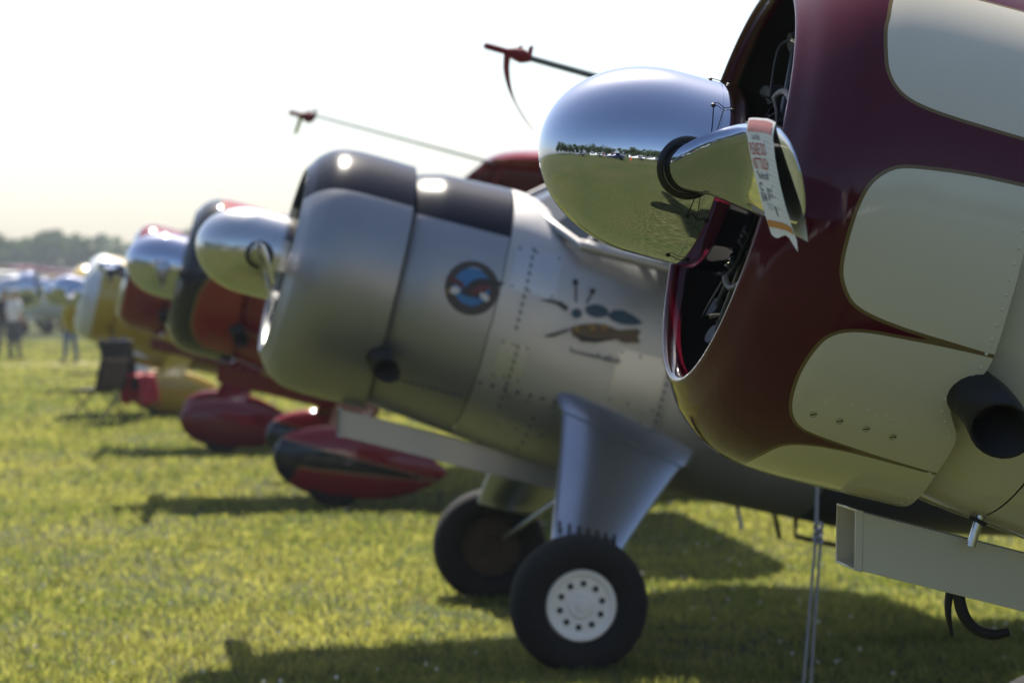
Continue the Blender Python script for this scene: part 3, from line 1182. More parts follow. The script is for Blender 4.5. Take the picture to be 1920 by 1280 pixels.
def flag_on_pitot(p_tip, d, ln, rad, mat, label, drop=True, ribbon=None):
    """cloth sleeve over the end of the pitot tube with its trailing ribbon"""
    root = thing("pitot_cover", label, "pitot cover", p_tip)
    d = Vector(d).normalized()
    r2 = rad
    pts = [Vector((0, 0, 0)) - d * .0, d * ln * .45, d * ln * .62, d * ln * .8, d * ln]
    mesh("sleeve", *g_tube([-d * .012] + [q for q in pts], [r2 * .7, r2, r2 * 1.0, r2 * 1.9, r2 * 2.3, r2 * 1.2], 10), mat, root)
    up = Vector((0, 0, 1))
    for (f, s_, l) in ((.70, 1, 3.2), (.95, 1, 4.2)):
        c = d * ln * f
        mesh("knot", [c + d * r2, c - d * r2 * .6, c + up * r2 * l * s_ + d * r2 * 1.6, c + up * r2 * l * .8 + d * r2 * .2 + Vector((0, r2, 0))], [(0, 1, 3, 2), (0, 2, 3)], mat, root)
    if ribbon:
        V = []
        n = 30
        rp = bez(ribbon['pts'], 8)
        n = len(rp)
        for i, q in enumerate(rp):
            w = np.interp(i / (n - 1), *ribbon['w'])
            tw = ribbon.get('twist', 1.3) * i / (n - 1)
            V += [Vector(q) + Vector((math.cos(tw) * w, math.sin(tw) * w, 0)), Vector(q) - Vector((math.cos(tw) * w, math.sin(tw) * w, 0))]
        mesh("ribbon", V, gridf(n, 2), ribbon.get('mat', mat), root)
    return root


# ------------------------------------------------------------------ the maroon and cream airplane in front
GRP = "radial engine airplanes parked in a row"
M = Plane("parked_airplane", "maroon airplane with cream scalloped cowl and mirror polished spinner, nearest of the row", (.0643, 5.30), 2.004, group=GRP)
M.spinner(chrome, 1., True)
M.blades(chrome)
cw = M.cowl(maroon_cream, scallop_field, 900, 110)
M.engine(9, True)
M.exhaust()
M.fus_piece("accessory_cowl", .86, 1.135, cream, 14, 120)
M.fus_piece("fuselage_skin", 1.139, 2.9, cream, 20, 96)
M.fus_piece("fuselage_skin", 2.904, 6.6, cream, 22, 72)
M.scoop(cream)
M.drain()


def cowl_studs(pl, cw):
    me = sm = None
    RV = [(.917, -3.4), (.916, -6.6), (.916, -9.7), (.918, -12.7), (.92, -15.6), (.921, -18.8), (.922, -21.8), (.922, -24.9), (.922, -28.0), (.915, -30.2), (.903, -32.0), (.886, -34.2), (.881, -36.8), (.889, -39.8), (.905, -42.2), (.92, -44.2), (.931, -46.0), (.936, -50.6), (.938, -54.5), (.94, -58.6), (.943, -63), (.947, -68), (.952, -73.5), (.957, -79),
          (.594, -41.0), (.596, -45.3), (.635, -44.0), (.654, -44.9), (.671, -43.8), (.692, -45.0), (.709, -43.8), (.73, -45.1), (.747, -44.1), (.767, -45.1), (.786, -44.3), (.805, -45.3), (.824, -44.5), (.917, 0), (.917, 3.2), (.917, 6.4), (.917, 9.6), (.917, 12.8)]
    for i, (a, p) in enumerate(RV):
        small = i >= 24 and i < 37
        rad = float(np.interp(a, [q[0] for q in COWL_PROF[6:]], [q[1] for q in COWL_PROF[6:]]))
        t = R(p)
        if me is None:
            nn = 10
            V = []
            for rr, hh in ((.0042, -.001), (.0040, .0008), (.0028, .0020), (.0006, .0025)):
                V += [(rr * math.cos(2 * math.pi * j / nn), rr * math.sin(2 * math.pi * j / nn), hh) for j in range(nn)]
            o = mesh("rivet", V, gridf(4, nn, False, True) + [tuple(range(3 * nn, 4 * nn))], cream, cw)
            me = o.data
        else:
            o = obj("rivet", me, cw)
        n = (pl.P(0, math.sin(t), math.cos(t)) - pl.P(0, 0, 0)).normalized()
        o.location = pl.P(a, rad * math.sin(t), rad * math.cos(t))
        o.rotation_euler = n.to_track_quat('Z', 'Y').to_euler()
        if small:
            o.scale = (.8, .8, .8)
    for a, p in ((.646, -49.3), (.702, -49.0), (.761, -49.3), (.821, -49.7)):
        rad = float(np.interp(a, [q[0] for q in COWL_PROF[6:]], [q[1] for q in COWL_PROF[6:]]))
        t = R(p)
        n = (pl.P(0, math.sin(t), math.cos(t)) - pl.P(0, 0, 0)).normalized()
        if sm is None:
            nn = 20
            V = []
            for rr, hh in ((.0085, -.001), (.0085, .0012), (.0072, .0018), (.0068, .0006), (.0005, .0006)):
                V += [(rr * math.cos(2 * math.pi * j / nn), rr * math.sin(2 * math.pi * j / nn), hh) for j in range(nn)]
            mi = [0] * (4 * nn + 1)
            o = mesh("quarter_turn_fastener", V, gridf(5, nn, False, True) + [tuple(range(4 * nn, 5 * nn))], chrome_dull, cw)
            sm = o.data
            q, f = g_box((0, 0, .0009), (.0125, .0018, .0014))
            sl = mesh("slot", q, f, black, o, False).data
        else:
            o = obj("quarter_turn_fastener", sm, cw)
            obj("slot", sl, o)
        o.location = pl.P(a, rad * math.sin(t), rad * math.cos(t))
        q = n.to_track_quat('Z', 'Y')
        o.rotation_euler = q.to_euler()


cowl_studs(M, cw)
# thin skin joints on the cowl and belly
fs = MB()
for t in (-52, -30):
    w, tt, b, e = fus_par(1.06)
    c = M.P(1.06, w * 1.005 * math.sin(R(t)), w * 1.005 * math.cos(R(t)))
    n = (M.P(0, math.sin(R(t)), math.cos(R(t))) - M.P(0, 0, 0)).normalized()
    fs.add(*g_tube([c - n * .004, c + n * .003], .008, 14))
fs.build("fastener", iron, M.root)
for sd_ in (-1, 1):
    M.leg(sd_, cream, cream)
    M.wheel((1.657, sd_ * 1.26, .295), .31, .22, hubwhite)
M.tail(cream)
# tow hook hanging under the duct
M.tube("tow_hook", [(1.145, -.735, .05), (1.17, -.79, .05), (1.205, -.82, .05), (1.25, -.825, .05), (1.285, -.81, .05)], [.013, .014, .013, .013, .010], iron, 10, None, 5)
M.tube("hose", [(1.135, -.72, .04), (1.14, -.79, .04), (1.165, -.85, .04)], [.012, .009, .004], iron, 8, None, 5)
tag_on_blade(M, "white paper tag with red lettering looped over the near blade of the polished spinner", True)

# ------------------------------------------------------------------ the bare metal airplane behind it
S = Plane("parked_airplane", "bare silver airplane with bee nose art and blue grey landing gear legs", (-1.515, 11.62), 1.92, yaw=R(9.5), group=GRP)
S.spinner(chrome_dull)
S.blades(chrome_dull)
S.cowl(silver_navy, lambda A, P: .6 * np.radians(np.abs(90 - np.where(P < -90, P + 360, P)) - 51.0), 320, 24)
S.engine(9, True)
S.exhaust()
S.fus_piece("accessory_cowl", .86, 1.40, silver_navy, 20, 160, field=lambda a, r: .355 - r)
S.fus_piece("fuselage_skin", 1.405, 2.30, silver, 16, 96)
S.fus_piece("fuselage_skin", 2.304, 3.2, silver, 12, 96)
S.fus_piece("fuselage_skin", 3.204, 6.6, bsdf("shaded_aft_skin", (.05, .05, .055), .45, .3), 22, 72)  # aft skin coloured dark to stand for the deep shade under the fuselage
S.scoop(silver)
S.cabin(silver)
for sd_ in (-1, 1):
    S.leg(sd_, legpaint, legpaint, -.035)
    S.wheel((1.622, sd_ * 1.26, .285), .306, .22, hubwhite)
    S.part("brace_strut", *g_tube([(2.06, sd_ * .22, .78), (1.68, sd_ * 1.10, .34)], .016, 10), legpaint)
PIT = bsdf("pitot_grey", (.10, .12, .12), .4, .3)
S.wing(-1, silver, 3.3, z0=2.13, pitot=(2.8, 1.37, .011, PIT))
S.wing(1, silver, 3.0, z0=2.13)
S.tail(silver)
for sd_ in (-1, 1):
    S.tube("belly_antenna", [(3.0 + .1 * sd_, -.60, .05), (3.06 + .1 * sd_, -.72, .05)], .012, white if sd_ < 0 else iron, 6)
S.tube("step_bar", [(3.20, -.60, .1), (3.22, -.69, .1), (3.60, -.68, .1)], .014, iron, 8)


def skin_marks(pl):
    """rivet rows, dents and joints on the bare metal side"""
    mb = MB()
    for (a, r0, r1) in ((1.52, -.05, .36), (1.55, -.42, -.10), (1.72, -.60, -.40), (2.0, -.60, -.42), (2.28, -.35, .30)):
        n = int(abs(r1 - r0) / .035)
        for i in range(n):
            r = r0 + (r1 - r0) * i / n
            w = fus_s(a, r)
            mb.add(*g_box(pl.P(a, r, w + .001), (.010, .006, .020)))
    mb.build("rivet_row", ink_dark, pl.root)["kind"] = "stuff"
    mb = MB()
    for (r, a0, a1) in ((-.34, 1.43, 2.27), (-.42, .98, 1.39)):
        n = 14
        for i in range(n):
            a = a0 + (a1 - a0) * i / n
            mb.add(*g_box(pl.P(a, r, fus_s(a, r) + .001), (.016, .006, .016)))
    mb.build("rivet_row", ink_dark, pl.root)["kind"] = "stuff"


skin_marks(S)
patch_m = bsdf("newer_aluminium", (.50, .49, .49), .38, .8, noise=.08, nscale=6)
for (a0, a1, r0, r1) in ((1.44, 1.66, .12, .33), (1.56, 1.80, -.52, -.36), (2.02, 2.26, -.28, -.02), (1.47, 1.60, -.30, -.12)):
    n_ = 8
    V = [S.P(a0 + (a1 - a0) * i / (n_ - 1), r0 + (r1 - r0) * j / (n_ - 1), fus_s(a0 + (a1 - a0) * i / (n_ - 1), r0 + (r1 - r0) * j / (n_ - 1)) + .0012) for i in range(n_) for j in range(n_)]
    pa = mesh("access_panel", V, gridf(n_, n_), patch_m, S.root)
    for i, j in ((0, 0), (0, 7), (7, 0), (7, 7), (3, 0), (3, 7)):
        a_, r_ = a0 + (a1 - a0) * (.06 + .88 * i / 7), r0 + (r1 - r0) * (.06 + .88 * j / 7)
        c_ = S.P(a_, r_, fus_s(a_, r_) + .001)
        mesh("screw", *g_tube([c_, c_ + Vector((0, -.004, 0))], .006, 8), iron, pa)


def decal(pl, name, parent, shapes, ca, cr, sc_, rot=0.0):
    """flat painted shapes lying on the fuselage side; points in centimetres around (ca, cr)"""
    root = None
    for i, (mat, pts) in enumerate(shapes):
        V = []
        c0 = np.mean(np.array(pts), 0)
        ring = [np.array(p) for p in pts]
        allp = [c0] + ring
        for (x, y) in allp:
            xr = x * math.cos(rot) - y * math.sin(rot)
            yr = x * math.sin(rot) + y * math.cos(rot)
            a, r = ca + xr * sc_, cr + yr * sc_
            V.append(pl.P(a, r, fus_s(a, r) + .002 + .0012 * i))
        n = len(ring)
        o = mesh(name, V, [(0, 1 + k, 1 + (k + 1) % n) for k in range(n)], mat, parent or pl.root)
        if root is None and parent is None:
            root = o
            parent = o
            name = "painted_shape"
    return root


def ell(cx, cy, rx, ry, rot=0, n=28):
    c, s_ = math.cos(R(rot)), math.sin(R(rot))
    return [(cx + rx * math.cos(2 * math.pi * i / n) * c - ry * math.sin(2 * math.pi * i / n) * s_, cy + rx * math.cos(2 * math.pi * i / n) * s_ + ry * math.sin(2 * math.pi * i / n) * c) for i in range(n)]


d_brown = bsdf("decal_brown", (.045, .035, .03), .5)
d_blue = bsdf("decal_blue", (.03, .16, .38), .5)
d_red = bsdf("decal_red", (.12, .02, .025), .5)
d_white = bsdf("decal_white", (.6, .58, .58), .5)
d_dark = bsdf("decal_dark", (.022, .018, .022), .5)
d_teal = bsdf("decal_teal", (.02, .055, .09), .5)
d_tan = bsdf("decal_tan", (.11, .065, .03), .5)
d_gold = bsdf("decal_gold", (.25, .13, .03), .5)
ROT = R(14.5)
K = .0026
# eagle roundel, drawn in photograph units about its centre
decal(S, "eagle_emblem", None, [
    (d_brown, ell(0, 0, 49, 49)), (d_blue, ell(0, 2, 33, 34)),
    (d_dark, [(60, 8), (44, 14), (20, 18), (2, 14), (-12, 2), (-22, -8), (-10, -14), (8, -18), (20, -14), (30, 0), (48, 3)]),
    (d_red, [(36, 4), (14, 6), (-4, -6), (2, -12), (16, -8), (34, -1)]),
    (d_red, [(-44, 20), (-30, 18), (-16, 10), (-14, -4), (-24, 4), (-36, 12)]),
    (d_white, ell(-31, -4, 9, 7, 0, 14)), (d_gold, ell(-43, -6, 4, 4, 0, 10)), (d_white, [(14, -8), (26, -10), (32, -20), (24, -25), (14, -16)])], 1.273, .076, K, ROT)
# bee riding a bomb
wavy = [(-58 + 4 * i, -76 + 3 * math.sin(i * 1.9) - i * .9) for i in range(20)]
decal(S, "nose_art", None, [
    (d_teal, ell(-8, 20, 22, 12, -8)), (d_teal, [(10, 12), (22, 22), (40, 22), (60, 12), (78, -2), (60, -6), (36, -4), (20, 2)]),
    (silver, ell(-47, 22, 14, 17, 0)), (d_teal, ell(-46, 16, 10, 9, 0)),
    (d_dark, [(-115, 40), (-92, 41), (-72, 36), (-60, 26), (-66, 20), (-80, 32), (-98, 37)]),
    (d_dark, ell(-46, 72, 5, 6)), (d_dark, [(-47, 68), (-44, 68), (-45, 36), (-48, 36)]),
    (d_dark, ell(-15, 56, 5, 5)), (d_dark, [(-17, 52), (-14, 52), (-26, 34), (-29, 36)]),
    (d_tan, [(-58, -10), (-40, -4), (-10, -2), (16, -8), (30, -14), (64, -12), (72, -16), (66, -26), (70, -38), (40, -38), (24, -30), (-10, -34), (-36, -32), (-54, -24)]),
    (d_dark, [(-52, -22), (-30, -28), (-4, -30), (20, -28), (26, -31), (-10, -37), (-38, -35)]),
    (d_gold, ell(-47, -12, 5, 6)), (d_gold, ell(-18, -9, 7, 7)), (d_gold, ell(3, -9, 7, 6)),
    (d_dark, [(-58, -10), (-64, -17), (-90, -26), (-108, -26), (-100, -22), (-84, -18)])], 1.905, .075, K, ROT)
# the scrawled line of lettering below it
wv = []
for i in range(13):
    x = -58 + i * 7
    hgt = [9, 4, 3, 5, 3, 4, 3, 8, 3, 7, 9, 4, 10][i]
    y = -52 - i * 1.6
    wv.append((ink_dark, [(x, y - (4 if i in (9, 10, 12) else 0) - 2), (x + 2.6, y - 2), (x + 3.4, y + hgt - 2), (x + .8, y + hgt)]))
    wv.append((ink_dark, [(x + 1, y - 2), (x + 7, y - 1.4), (x + 7, y + .4), (x + 1, y)]))
decal(S, "nose_art_lettering", None, wv, 1.905, .075, K, ROT)
tag_on_blade(S, "paper tag hanging on the propeller blade of the silver airplane", False, .72, .12, .25, 4)

# rope and pitot covers of the silver airplane
wl = S.root.matrix_basis


def S_world(v):
    bpy.context.view_layer.update()
    return S.root.matrix_world @ Vector(v)


d_loc = Vector((-CT, 0, ST))
rz = Matrix.Rotation(R(9.5), 4, 'Z')
p_root = S_world((2.30, -2.8, 2.13 + .035 * 2.8))
d_w = (rz @ d_loc)
p_tip = p_root + d_w * 1.37
print("PITOT S tip", p_tip)
flag_on_pitot(p_tip, -d_w, .17, .0125, red_cloth, "dark red cloth cover tied on the nearer pitot tube with a long ribbon", ribbon={
    'pts': [(.075, 0, -.03), (.072, 0, -.09), (.085, 0, -.16), (.11, 0, -.22), (.15, 0, -.285), (.19, 0, -.33)], 'w': ((0, .25, .6, 1), (.013, .011, .004, .009)), 'twist': 1.4})


def rope():
    root = thing("tie_down_rope", "grey rope from the wing of the silver airplane down to the grass", "rope", (1.03, 8.55, 0))
    top, kn, bt = Vector((.09, 0, 2.44)), Vector((.045, 0, .80)), Vector((-.01, 0, .0))
    mesh("upper_line", *g_tube([top, kn], .007, 8), rope_m, root)
    mesh("lower_line", *g_tube([kn, Vector((.012, 0, .4)), bt + Vector((-.014, 0, 0))], .0055, 8), rope_m, root)
    mesh("lower_line", *g_tube([kn + Vector((.018, 0, 0)), Vector((.036, 0, .42)), bt + Vector((.02, 0, 0))], .0055, 8), rope_m, root)
    mb = MB()
    for i in range(4):
        z = .78 + i * .016
        mb.add(*g_tube([kn + Vector((.014 * math.cos(q) + .008, .014 * math.sin(q), z - .80 + .012 * math.sin(q + i))) for q in np.linspace(0, 6.28, 13)], .006, 6))
    mb.build("knot", rope_m, root)


rope()

# ------------------------------------------------------------------ the airplanes further down the row


def pods(pl, mat, field=None, x=1.55, y=1.20, L=1.26, Hh=.62):
    for sd_ in (-1, 1):
        pl.pant(sd_, x, y, L, Hh, mat, field)


def podfield(f, z):
    # dark flash sweeping back from the nose to a point
    up = .52 - .75 * f
    lo = -.15 - .10 * f + .30 * max(0, .22 - f)
    if f < .14:
        lo = min(lo, -1.2 + f * 7)
    return max(z - up, lo - z) * .28


B3 = Plane("parked_airplane", "black and red airplane with gold pinstripe and chrome spinner, third from the camera", (-3.158, 19.8), 1.965, 1.08, group=GRP)
B3.spinner(chrome, 1.18)
B3.blades(chrome_dull, False)


def scal3(A, P):
    P2 = np.where(P < -90, P + 360, P)
    d1 = np.full(A.shape, 9.)
    for lo, hi in ((-62, 8), (20, 160), (172, 242)):
        mid, hw = (lo + hi) / 2, (hi - lo) / 2
        pl = [(.60 + .16 * abs((q - mid) / hw) ** 3, q * .6 * math.pi / 180) for q in np.linspace(lo, hi, 30)]
        pl = [(1.2, pl[0][1])] + pl + [(1.2, pl[-1][1])]
        d1 = np.minimum(d1, poly_sdf(A, np.radians(P2) * .6, pl))
    return d1


B3.cowl(black_orange, scal3, 240, 22)
B3.engine(9, False)
B3.exhaust()
B3.fus_piece("fuselage_skin", .88, 2.2, red_paint, 16, 72)
B3.fus_piece("fuselage_skin", 2.205, 6.6, red_paint, 24, 72)
B3.scoop(red_paint)
B3.cabin(red_paint)
B3.wing(-1, red_paint, 4.45, x0=2.33, z0=2.195, pitot=(3.75, 1.31, .006, PIT))
B3.wing(1, red_paint, 4.35, z0=2.195)
B3.tail(red_paint)
pods(B3, pod_paint, podfield)
B3.tube("pinstripe", [(a, -.35, fus_s(a, -.35) + .002) for a in np.linspace(.96, 3.0, 12)], .008, bsdf("gold_stripe", (.35, .22, .07), .4), 6)
tag_on_blade(B3, "paper tag on the propeller blade of the black and red airplane", False, .72, .12, .25, 4)
bpy.context.view_layer.update()
d_w = Matrix.Rotation(YAW, 4, 'Z') @ d_loc
p_root = B3.root.matrix_world @ Vector((2.30 * 1.08, -3.75 * 1.08, 1.08 * (2.195 + .035 * 3.75)))
p_tip = p_root + d_w * 1.31
print("PITOT B3 tip", p_tip)
flag_on_pitot(p_tip, -d_w, .16, .017, red_cloth, "small red cover with yellow ribbon on the farther pitot tube", ribbon={
    'pts': [(.07, 0, -.015), (.055, 0, -.07), (.03, 0, -.14)], 'w': ((0, 1), (.015, .013)), 'twist': .5, 'mat': yellow_cloth})

R4 = Plane("parked_airplane", "dark red airplane with silver cowl lip and bare propeller hub, fourth from the camera", (-4.55, 26.0), 1.98, .96, group=GRP)
R4.cowl(red_silver, lambda A, P: (A - .475), 200, 16)
R4.engine(9, True)
R4.lathe("propeller_hub", [(.10, .002), (.10, .045), (.16, .055), (.20, .075), (.30, .085), (.38, .075), (.40, .06), (.46, .06)], chrome, 32)
R4.blades(chrome, False, .28, .08)
R4.exhaust()
R4.fus_piece("fuselage_skin", .88, 2.2, dark_red, 14, 60)
R4.fus_piece("fuselage_skin", 2.205, 6.6, dark_red, 20, 60)
R4.scoop(dark_red)
R4.cabin(dark_red)
R4.wing(1, dark_red, 4.4, z0=2.195)
R4.tail(dark_red)
pods(R4, dark_red, None, 1.50)

Y5 = Plane("parked_airplane", "yellow airplane with white nose band and chrome spinner, fifth from the camera", (-6.28, 33.0), 1.76, 1.0, group=GRP)
Y5.spinner(chrome)
Y5.blades(chrome, False)
Y5.cowl(yellow_white, lambda A, P: A - .63 - .05 * np.cos(np.radians(P + 40)), 160, 12)
Y5.engine(9, False)
Y5.fus_piece("fuselage_skin", .88, 2.2, yellow, 14, 60)
Y5.fus_piece("fuselage_skin", 2.205, 6.6, yellow, 20, 60)
Y5.scoop(yellow)
Y5.cabin(yellow)
Y5.tail(yellow)
pods(Y5, yellow, None)

Y6 = Plane("parked_airplane", "plain yellow airplane half hidden behind the white banded one", (-7.95, 41.0), 1.72, 1.0, group=GRP)
Y6.spinner(chrome)
Y6.blades(chrome, False)
Y6.cowl(yellow, None, 120, 8)
Y6.engine(9, False)
Y6.fus_piece("fuselage_skin", .88, 2.2, yellow, 12, 48)
Y6.fus_piece("fuselage_skin", 2.205, 6.6, yellow, 16, 48)
Y6.cabin(yellow)
Y6.tail(yellow)
pods(Y6, white, None)

C7 = Plane("parked_airplane", "polished airplane facing the other way with white landing gear legs", (-15.25, 80.0), 1.98, 1.0, math.pi - .1)
C7.spinner(chrome, 1.3)
C7.cowl(chrome, None, 120, 8)
C7.engine(9, False)
C7.fus_piece("fuselage_skin", .88, 6.6, chrome_dull, 24, 48)
C7.cabin(white)
for sd_ in (-1, 1):
    C7.leg(sd_, white, white)
    C7.wheel((1.657, sd_ * 1.26, .29), .30, .2, hubwhite, "wheel", False)


# ------------------------------------------------------------------ airplanes across the field (seen in the polished spinner)
def small_plane(label, loc, rz_, mat, trim, grp="airplanes across the field seen in reflections"):
    root = thing("parked_airplane", label, "airplane", loc, rz_, grp)
    k = 1.15
    loops = []
    for x, w, z0, z1 in ((0, .12, 1.0, 1.3), (.2, .42, .75, 1.5), (1.0, .55, .6, 1.6), (1.7, .55, .55, 2.2), (2.8, .5, .55, 2.2), (3.8, .3, .6, 1.6), (6.0, .08, .75, 1.15)):
        loops.append([(x * k, w * k * math.cos(2 * math.pi * j / 16), k * ((z0 + z1) / 2 + (z1 - z0) / 2 * math.sin(2 * math.pi * j / 16))) for j in range(16)])
    mesh("fuselage", *g_loft(loops), mat, root)
    for sd_ in (-1, 1):
        L = []
        for y, c, o_ in ((.3, 1.5, 0), (4.2, 1.4, .05), (4.7, .7, .4)):
            L.append([(k * (1.4 + o_ + c * (.5 - .5 * math.cos(2 * math.pi * j / 12))), sd_ * k * y, k * (2.15 + .03 * y + .10 * math.sin(2 * math.pi * j / 12) * c / 1.5)) for j in range(12)])
        mesh("wing", *g_loft(L), trim, root)
        L = [[(k * x, sd_ * k * y, k * (1.05 + h)) for x, y in ((5.2, .05), (5.5, 1.4), (5.9, 1.4), (6.0, .05))] for h in (-.03, .03)]
        mesh("stabiliser", *g_loft(L), trim, root)
        mesh("gear_leg", *g_tube([(1.2 * k, sd_ * .4 * k, .7 * k), (1.15 * k, sd_ * 1.1 * k, .3 * k)], .06, 8), mat, root)
        mesh("wheel", *g_tube([(1.15 * k, sd_ * 1.1 * k, .28 * k), (1.15 * k, sd_ * 1.22 * k, .28 * k)], .28 * k, 20), rubber, root)
    L = [[(k * x, k * w, k * z) for x, z in ((5.1, 1.1), (5.6, 2.1), (6.0, 2.2), (6.2, 1.0))] for w in (-.03, .03)]
    mesh("fin", *g_loft(L), trim, root)


for i, (label, x, y, a, m_, t_) in enumerate((
        ("navy blue airplane across the field, mirrored in the spinner", -9.5, -22, 2.6, navy, navy),
        ("red and white airplane behind the navy one, mirrored in the spinner", -17, -30, 2.4, white, red_paint),
        ("white airplane next to the red winged one, mirrored in the spinner", -26, -26, 2.2, white, white),
        ("silver airplane at the far end, mirrored in the spinner", -33, -14, 1.8, chrome_dull, chrome_dull),
        ("white airplane standing right of the navy one, mirrored in the spinner", -2, -34, 2.9, white, white),
        ("grey airplane farthest right, mirrored in the spinner", 7, -33, 3.1, white, chrome_dull))):
    small_plane(label, (x * .8, y * .72, 0), a, m_, t_)
small_plane("small yellow airplane far off at the left between the standing people", (-13.2, 72, 0), .35, yellow, yellow, "airplanes far down the field")
small_plane("small white and red airplane farthest off at the left edge", (-20.6, 98, 0), -.2, white, red_paint, "airplanes far down the field")
small_plane("small navy airplane with white wings farthest off beside the yellow cowls", (-19.2, 104, 0), 2.6, navy, white, "airplanes far down the field")
mk = thing("marker_post", "bright orange marker post by the navy airplane, mirrored in the spinner", "marker", (-5.4, -15, 0))
mesh("post", *g_tube([(0, 0, .04), (0, 0, 1.6), (0, 0, 1.7)], [.16, .16, .05], 16), orange, mk)
mesh("base", *g_tube([(0, 0, 0), (0, 0, .05)], .3, 16), black, mk)


# ------------------------------------------------------------------ people
def person(label, loc, rz_, shirt, trouser, hair, stance=.12, h=1.75, armf=0.):
    root = thing("person", label, "person", loc, rz_)
    k = h / 1.75
    J = {0: (0, 0, .98), 1: (0, 0, 1.20), 2: (0, 0, 1.42), 3: (0, .01, 1.52), 4: (0, .02, 1.60), 5: (0, .015, 1.72)}
    R_ = {0: .15, 1: .14, 2: .15, 3: .06, 4: .085, 5: .075}
    E_ = [(0, 1), (1, 2), (2, 3), (3, 4), (4, 5)]
    i = 6
    for sd_ in (-1, 1):
        pts = [((.10 * sd_, 0, .90), .10), ((.10 * sd_ + stance * .3 * sd_, .02, .50), .068), ((.10 * sd_ + stance * .6 * sd_, -.01, .09), .045), ((.10 * sd_ + stance * .65 * sd_, .16, .035), .038)]
        prev = 0
        for p, r_ in pts:
            J[i], R_[i] = p, r_
            E_.append((prev, i))
            prev = i
            i += 1
        pts = [((.19 * sd_, 0, 1.40), .062), ((.25 * sd_, -.02 + armf * .1, 1.13), .045), ((.24 * sd_, .08 + armf * .25, .92), .032), ((.23 * sd_, .10 + armf * .3, .83), .028)]
        prev = 2
        for p, r_ in pts:
            J[i], R_[i] = p, r_
            E_.append((prev, i))
            prev = i
            i += 1
    me = bpy.data.meshes.new("body")
    me.from_pydata([tuple(k * c for c in J[q]) for q in range(i)], E_, [])
    o = bpy.data.objects.new("body", me)
    COL.objects.link(o)
    m = o.modifiers.new("skin", 'SKIN')
    for q in range(i):
        v = me.skin_vertices[0].data[q]
        v.radius = (R_[q] * k * (1.2 if q in (0, 1, 2) else 1), R_[q] * k * (.8 if q in (0, 1, 2) else 1))
        v.use_root = q == 0
    sb = o.modifiers.new("sub", 'SUBSURF')
    sb.levels = sb.render_levels = 2
    dg = bpy.context.evaluated_depsgraph_get()
    m2 = bpy.data.meshes.new_from_object(o.evaluated_get(dg))
    bpy.data.objects.remove(o)
    m2.materials.clear()
    for q in (skin, trouser, shirt, black):
        m2.materials.append(q)
    for p in m2.polygons:
        c = p.center / k
        p.use_smooth = True
        if c.z < .10:
            p.material_index = 3
        elif c.z < .98 and abs(c.x) < .21 or c.z < .80:
            p.material_index = 1
        elif c.z < 1.50 and not (abs(c.x) > .2 and c.z < 1.18):
            p.material_index = 2
    o = bpy.data.objects.new("body", m2)
    COL.objects.link(o)
    o.parent = root
    V = []
    for i_ in range(7):
        for j in range(14):
            a, b = R(90 - i_ * 15), 2 * math.pi * j / 14
            V.append((k * .098 * math.cos(a) * math.cos(b), k * (.0 + .108 * math.cos(a) * math.sin(b)), k * (1.67 + .10 * math.sin(a) - .01 * math.sin(b))))
    mesh("hair", V, gridf(7, 14, False, True), hair, root)
    return root


gtr = bsdf("grey_trousers", (.10, .10, .12), .8)
jeans = bsdf("blue_jeans", (.03, .07, .19), .8)
shirt_w = bsdf("white_shirt", (.7, .7, .72), .8)
shirt_d = bsdf("dark_shirt", (.02, .022, .03), .8)
shirt_b = bsdf("blue_shirt", (.03, .06, .25), .8)
hair_d = bsdf("dark_hair", (.02, .015, .01), .6)
hair_g = bsdf("grey_hair", (.3, .29, .27), .7)
person("person in dark shirt and grey trousers standing at the left edge", (-12.8, 61, 0), .4, shirt_d, gtr, hair_d)
person("person in white shirt and grey trousers standing under the polished airplane nose", (-12.35, 60, 0), -.6, shirt_w, gtr, hair_g)
person("person in blue jeans walking below the yellow cowl", (-10.4, 57, 0), 1.2, shirt_d, jeans, hair_d, .3)
person("person in dark clothes by the white van", (-21.6, 112, 0), .2, shirt_d, shirt_d, hair_d)
person("second person in dark clothes far off, nearer the yellow cowl", (-20.9, 114, 0), 2.2, shirt_d, gtr, hair_g)
person("person in white shirt and blue trousers across the field, mirrored in the spinner", (2.6, -14, 0), .1, shirt_w, jeans, hair_g)


# ------------------------------------------------------------------ van, chairs
def van(label, loc, rz_):
    root = thing("parked_van", label, "van", loc, rz_)
    side = [(-2.4, .35), (-2.4, 1.0), (-2.2, 1.15), (-1.5, 1.25), (-.9, 1.95), (-.6, 2.05), (2.3, 2.05), (2.4, 1.9), (2.4, .35)]
    L = [[(x, y, z) for x, z in side] for y in (-.95, .95)]
    b = mesh("body", *g_loft(L), white, root, True, 30)
    bevel(b, .06, 3)
    for sd_ in (-1, 1):
        mesh("side_window", [(x, sd_ * .956, z) for x, z in ((-1.3, 1.28), (-.35, 1.28), (-.35, 1.85), (-.82, 1.85))], [(0, 1, 2, 3)], glass, root)
        mesh("side_window", [(x, sd_ * .956, z) for x, z in ((-.2, 1.28), (1.0, 1.28), (1.0, 1.85), (-.2, 1.85))], [(0, 1, 2, 3)], glass, root)
        for x in (-1.5, 1.5):
            mesh("wheel", *g_tube([(x, sd_ * .72, .34), (x, sd_ * .965, .34)], .34, 24), rubber, root)
        mesh("headlight", *g_box((-2.39, sd_ * .7, .85), (.06, .3, .18)), chrome_dull, root)
    mesh("windscreen", [(-1.48, -.8, 1.31), (-1.48, .8, 1.31), (-.94, .75, 1.95), (-.94, -.75, 1.95)], [(0, 1, 2, 3)], glass, root)
    mesh("bumper", *g_box((-2.43, 0, .5), (.1, 1.8, .2)), black, root)


van("white van parked far off at the edge of the field", (-23.6, 118, 0), .9)


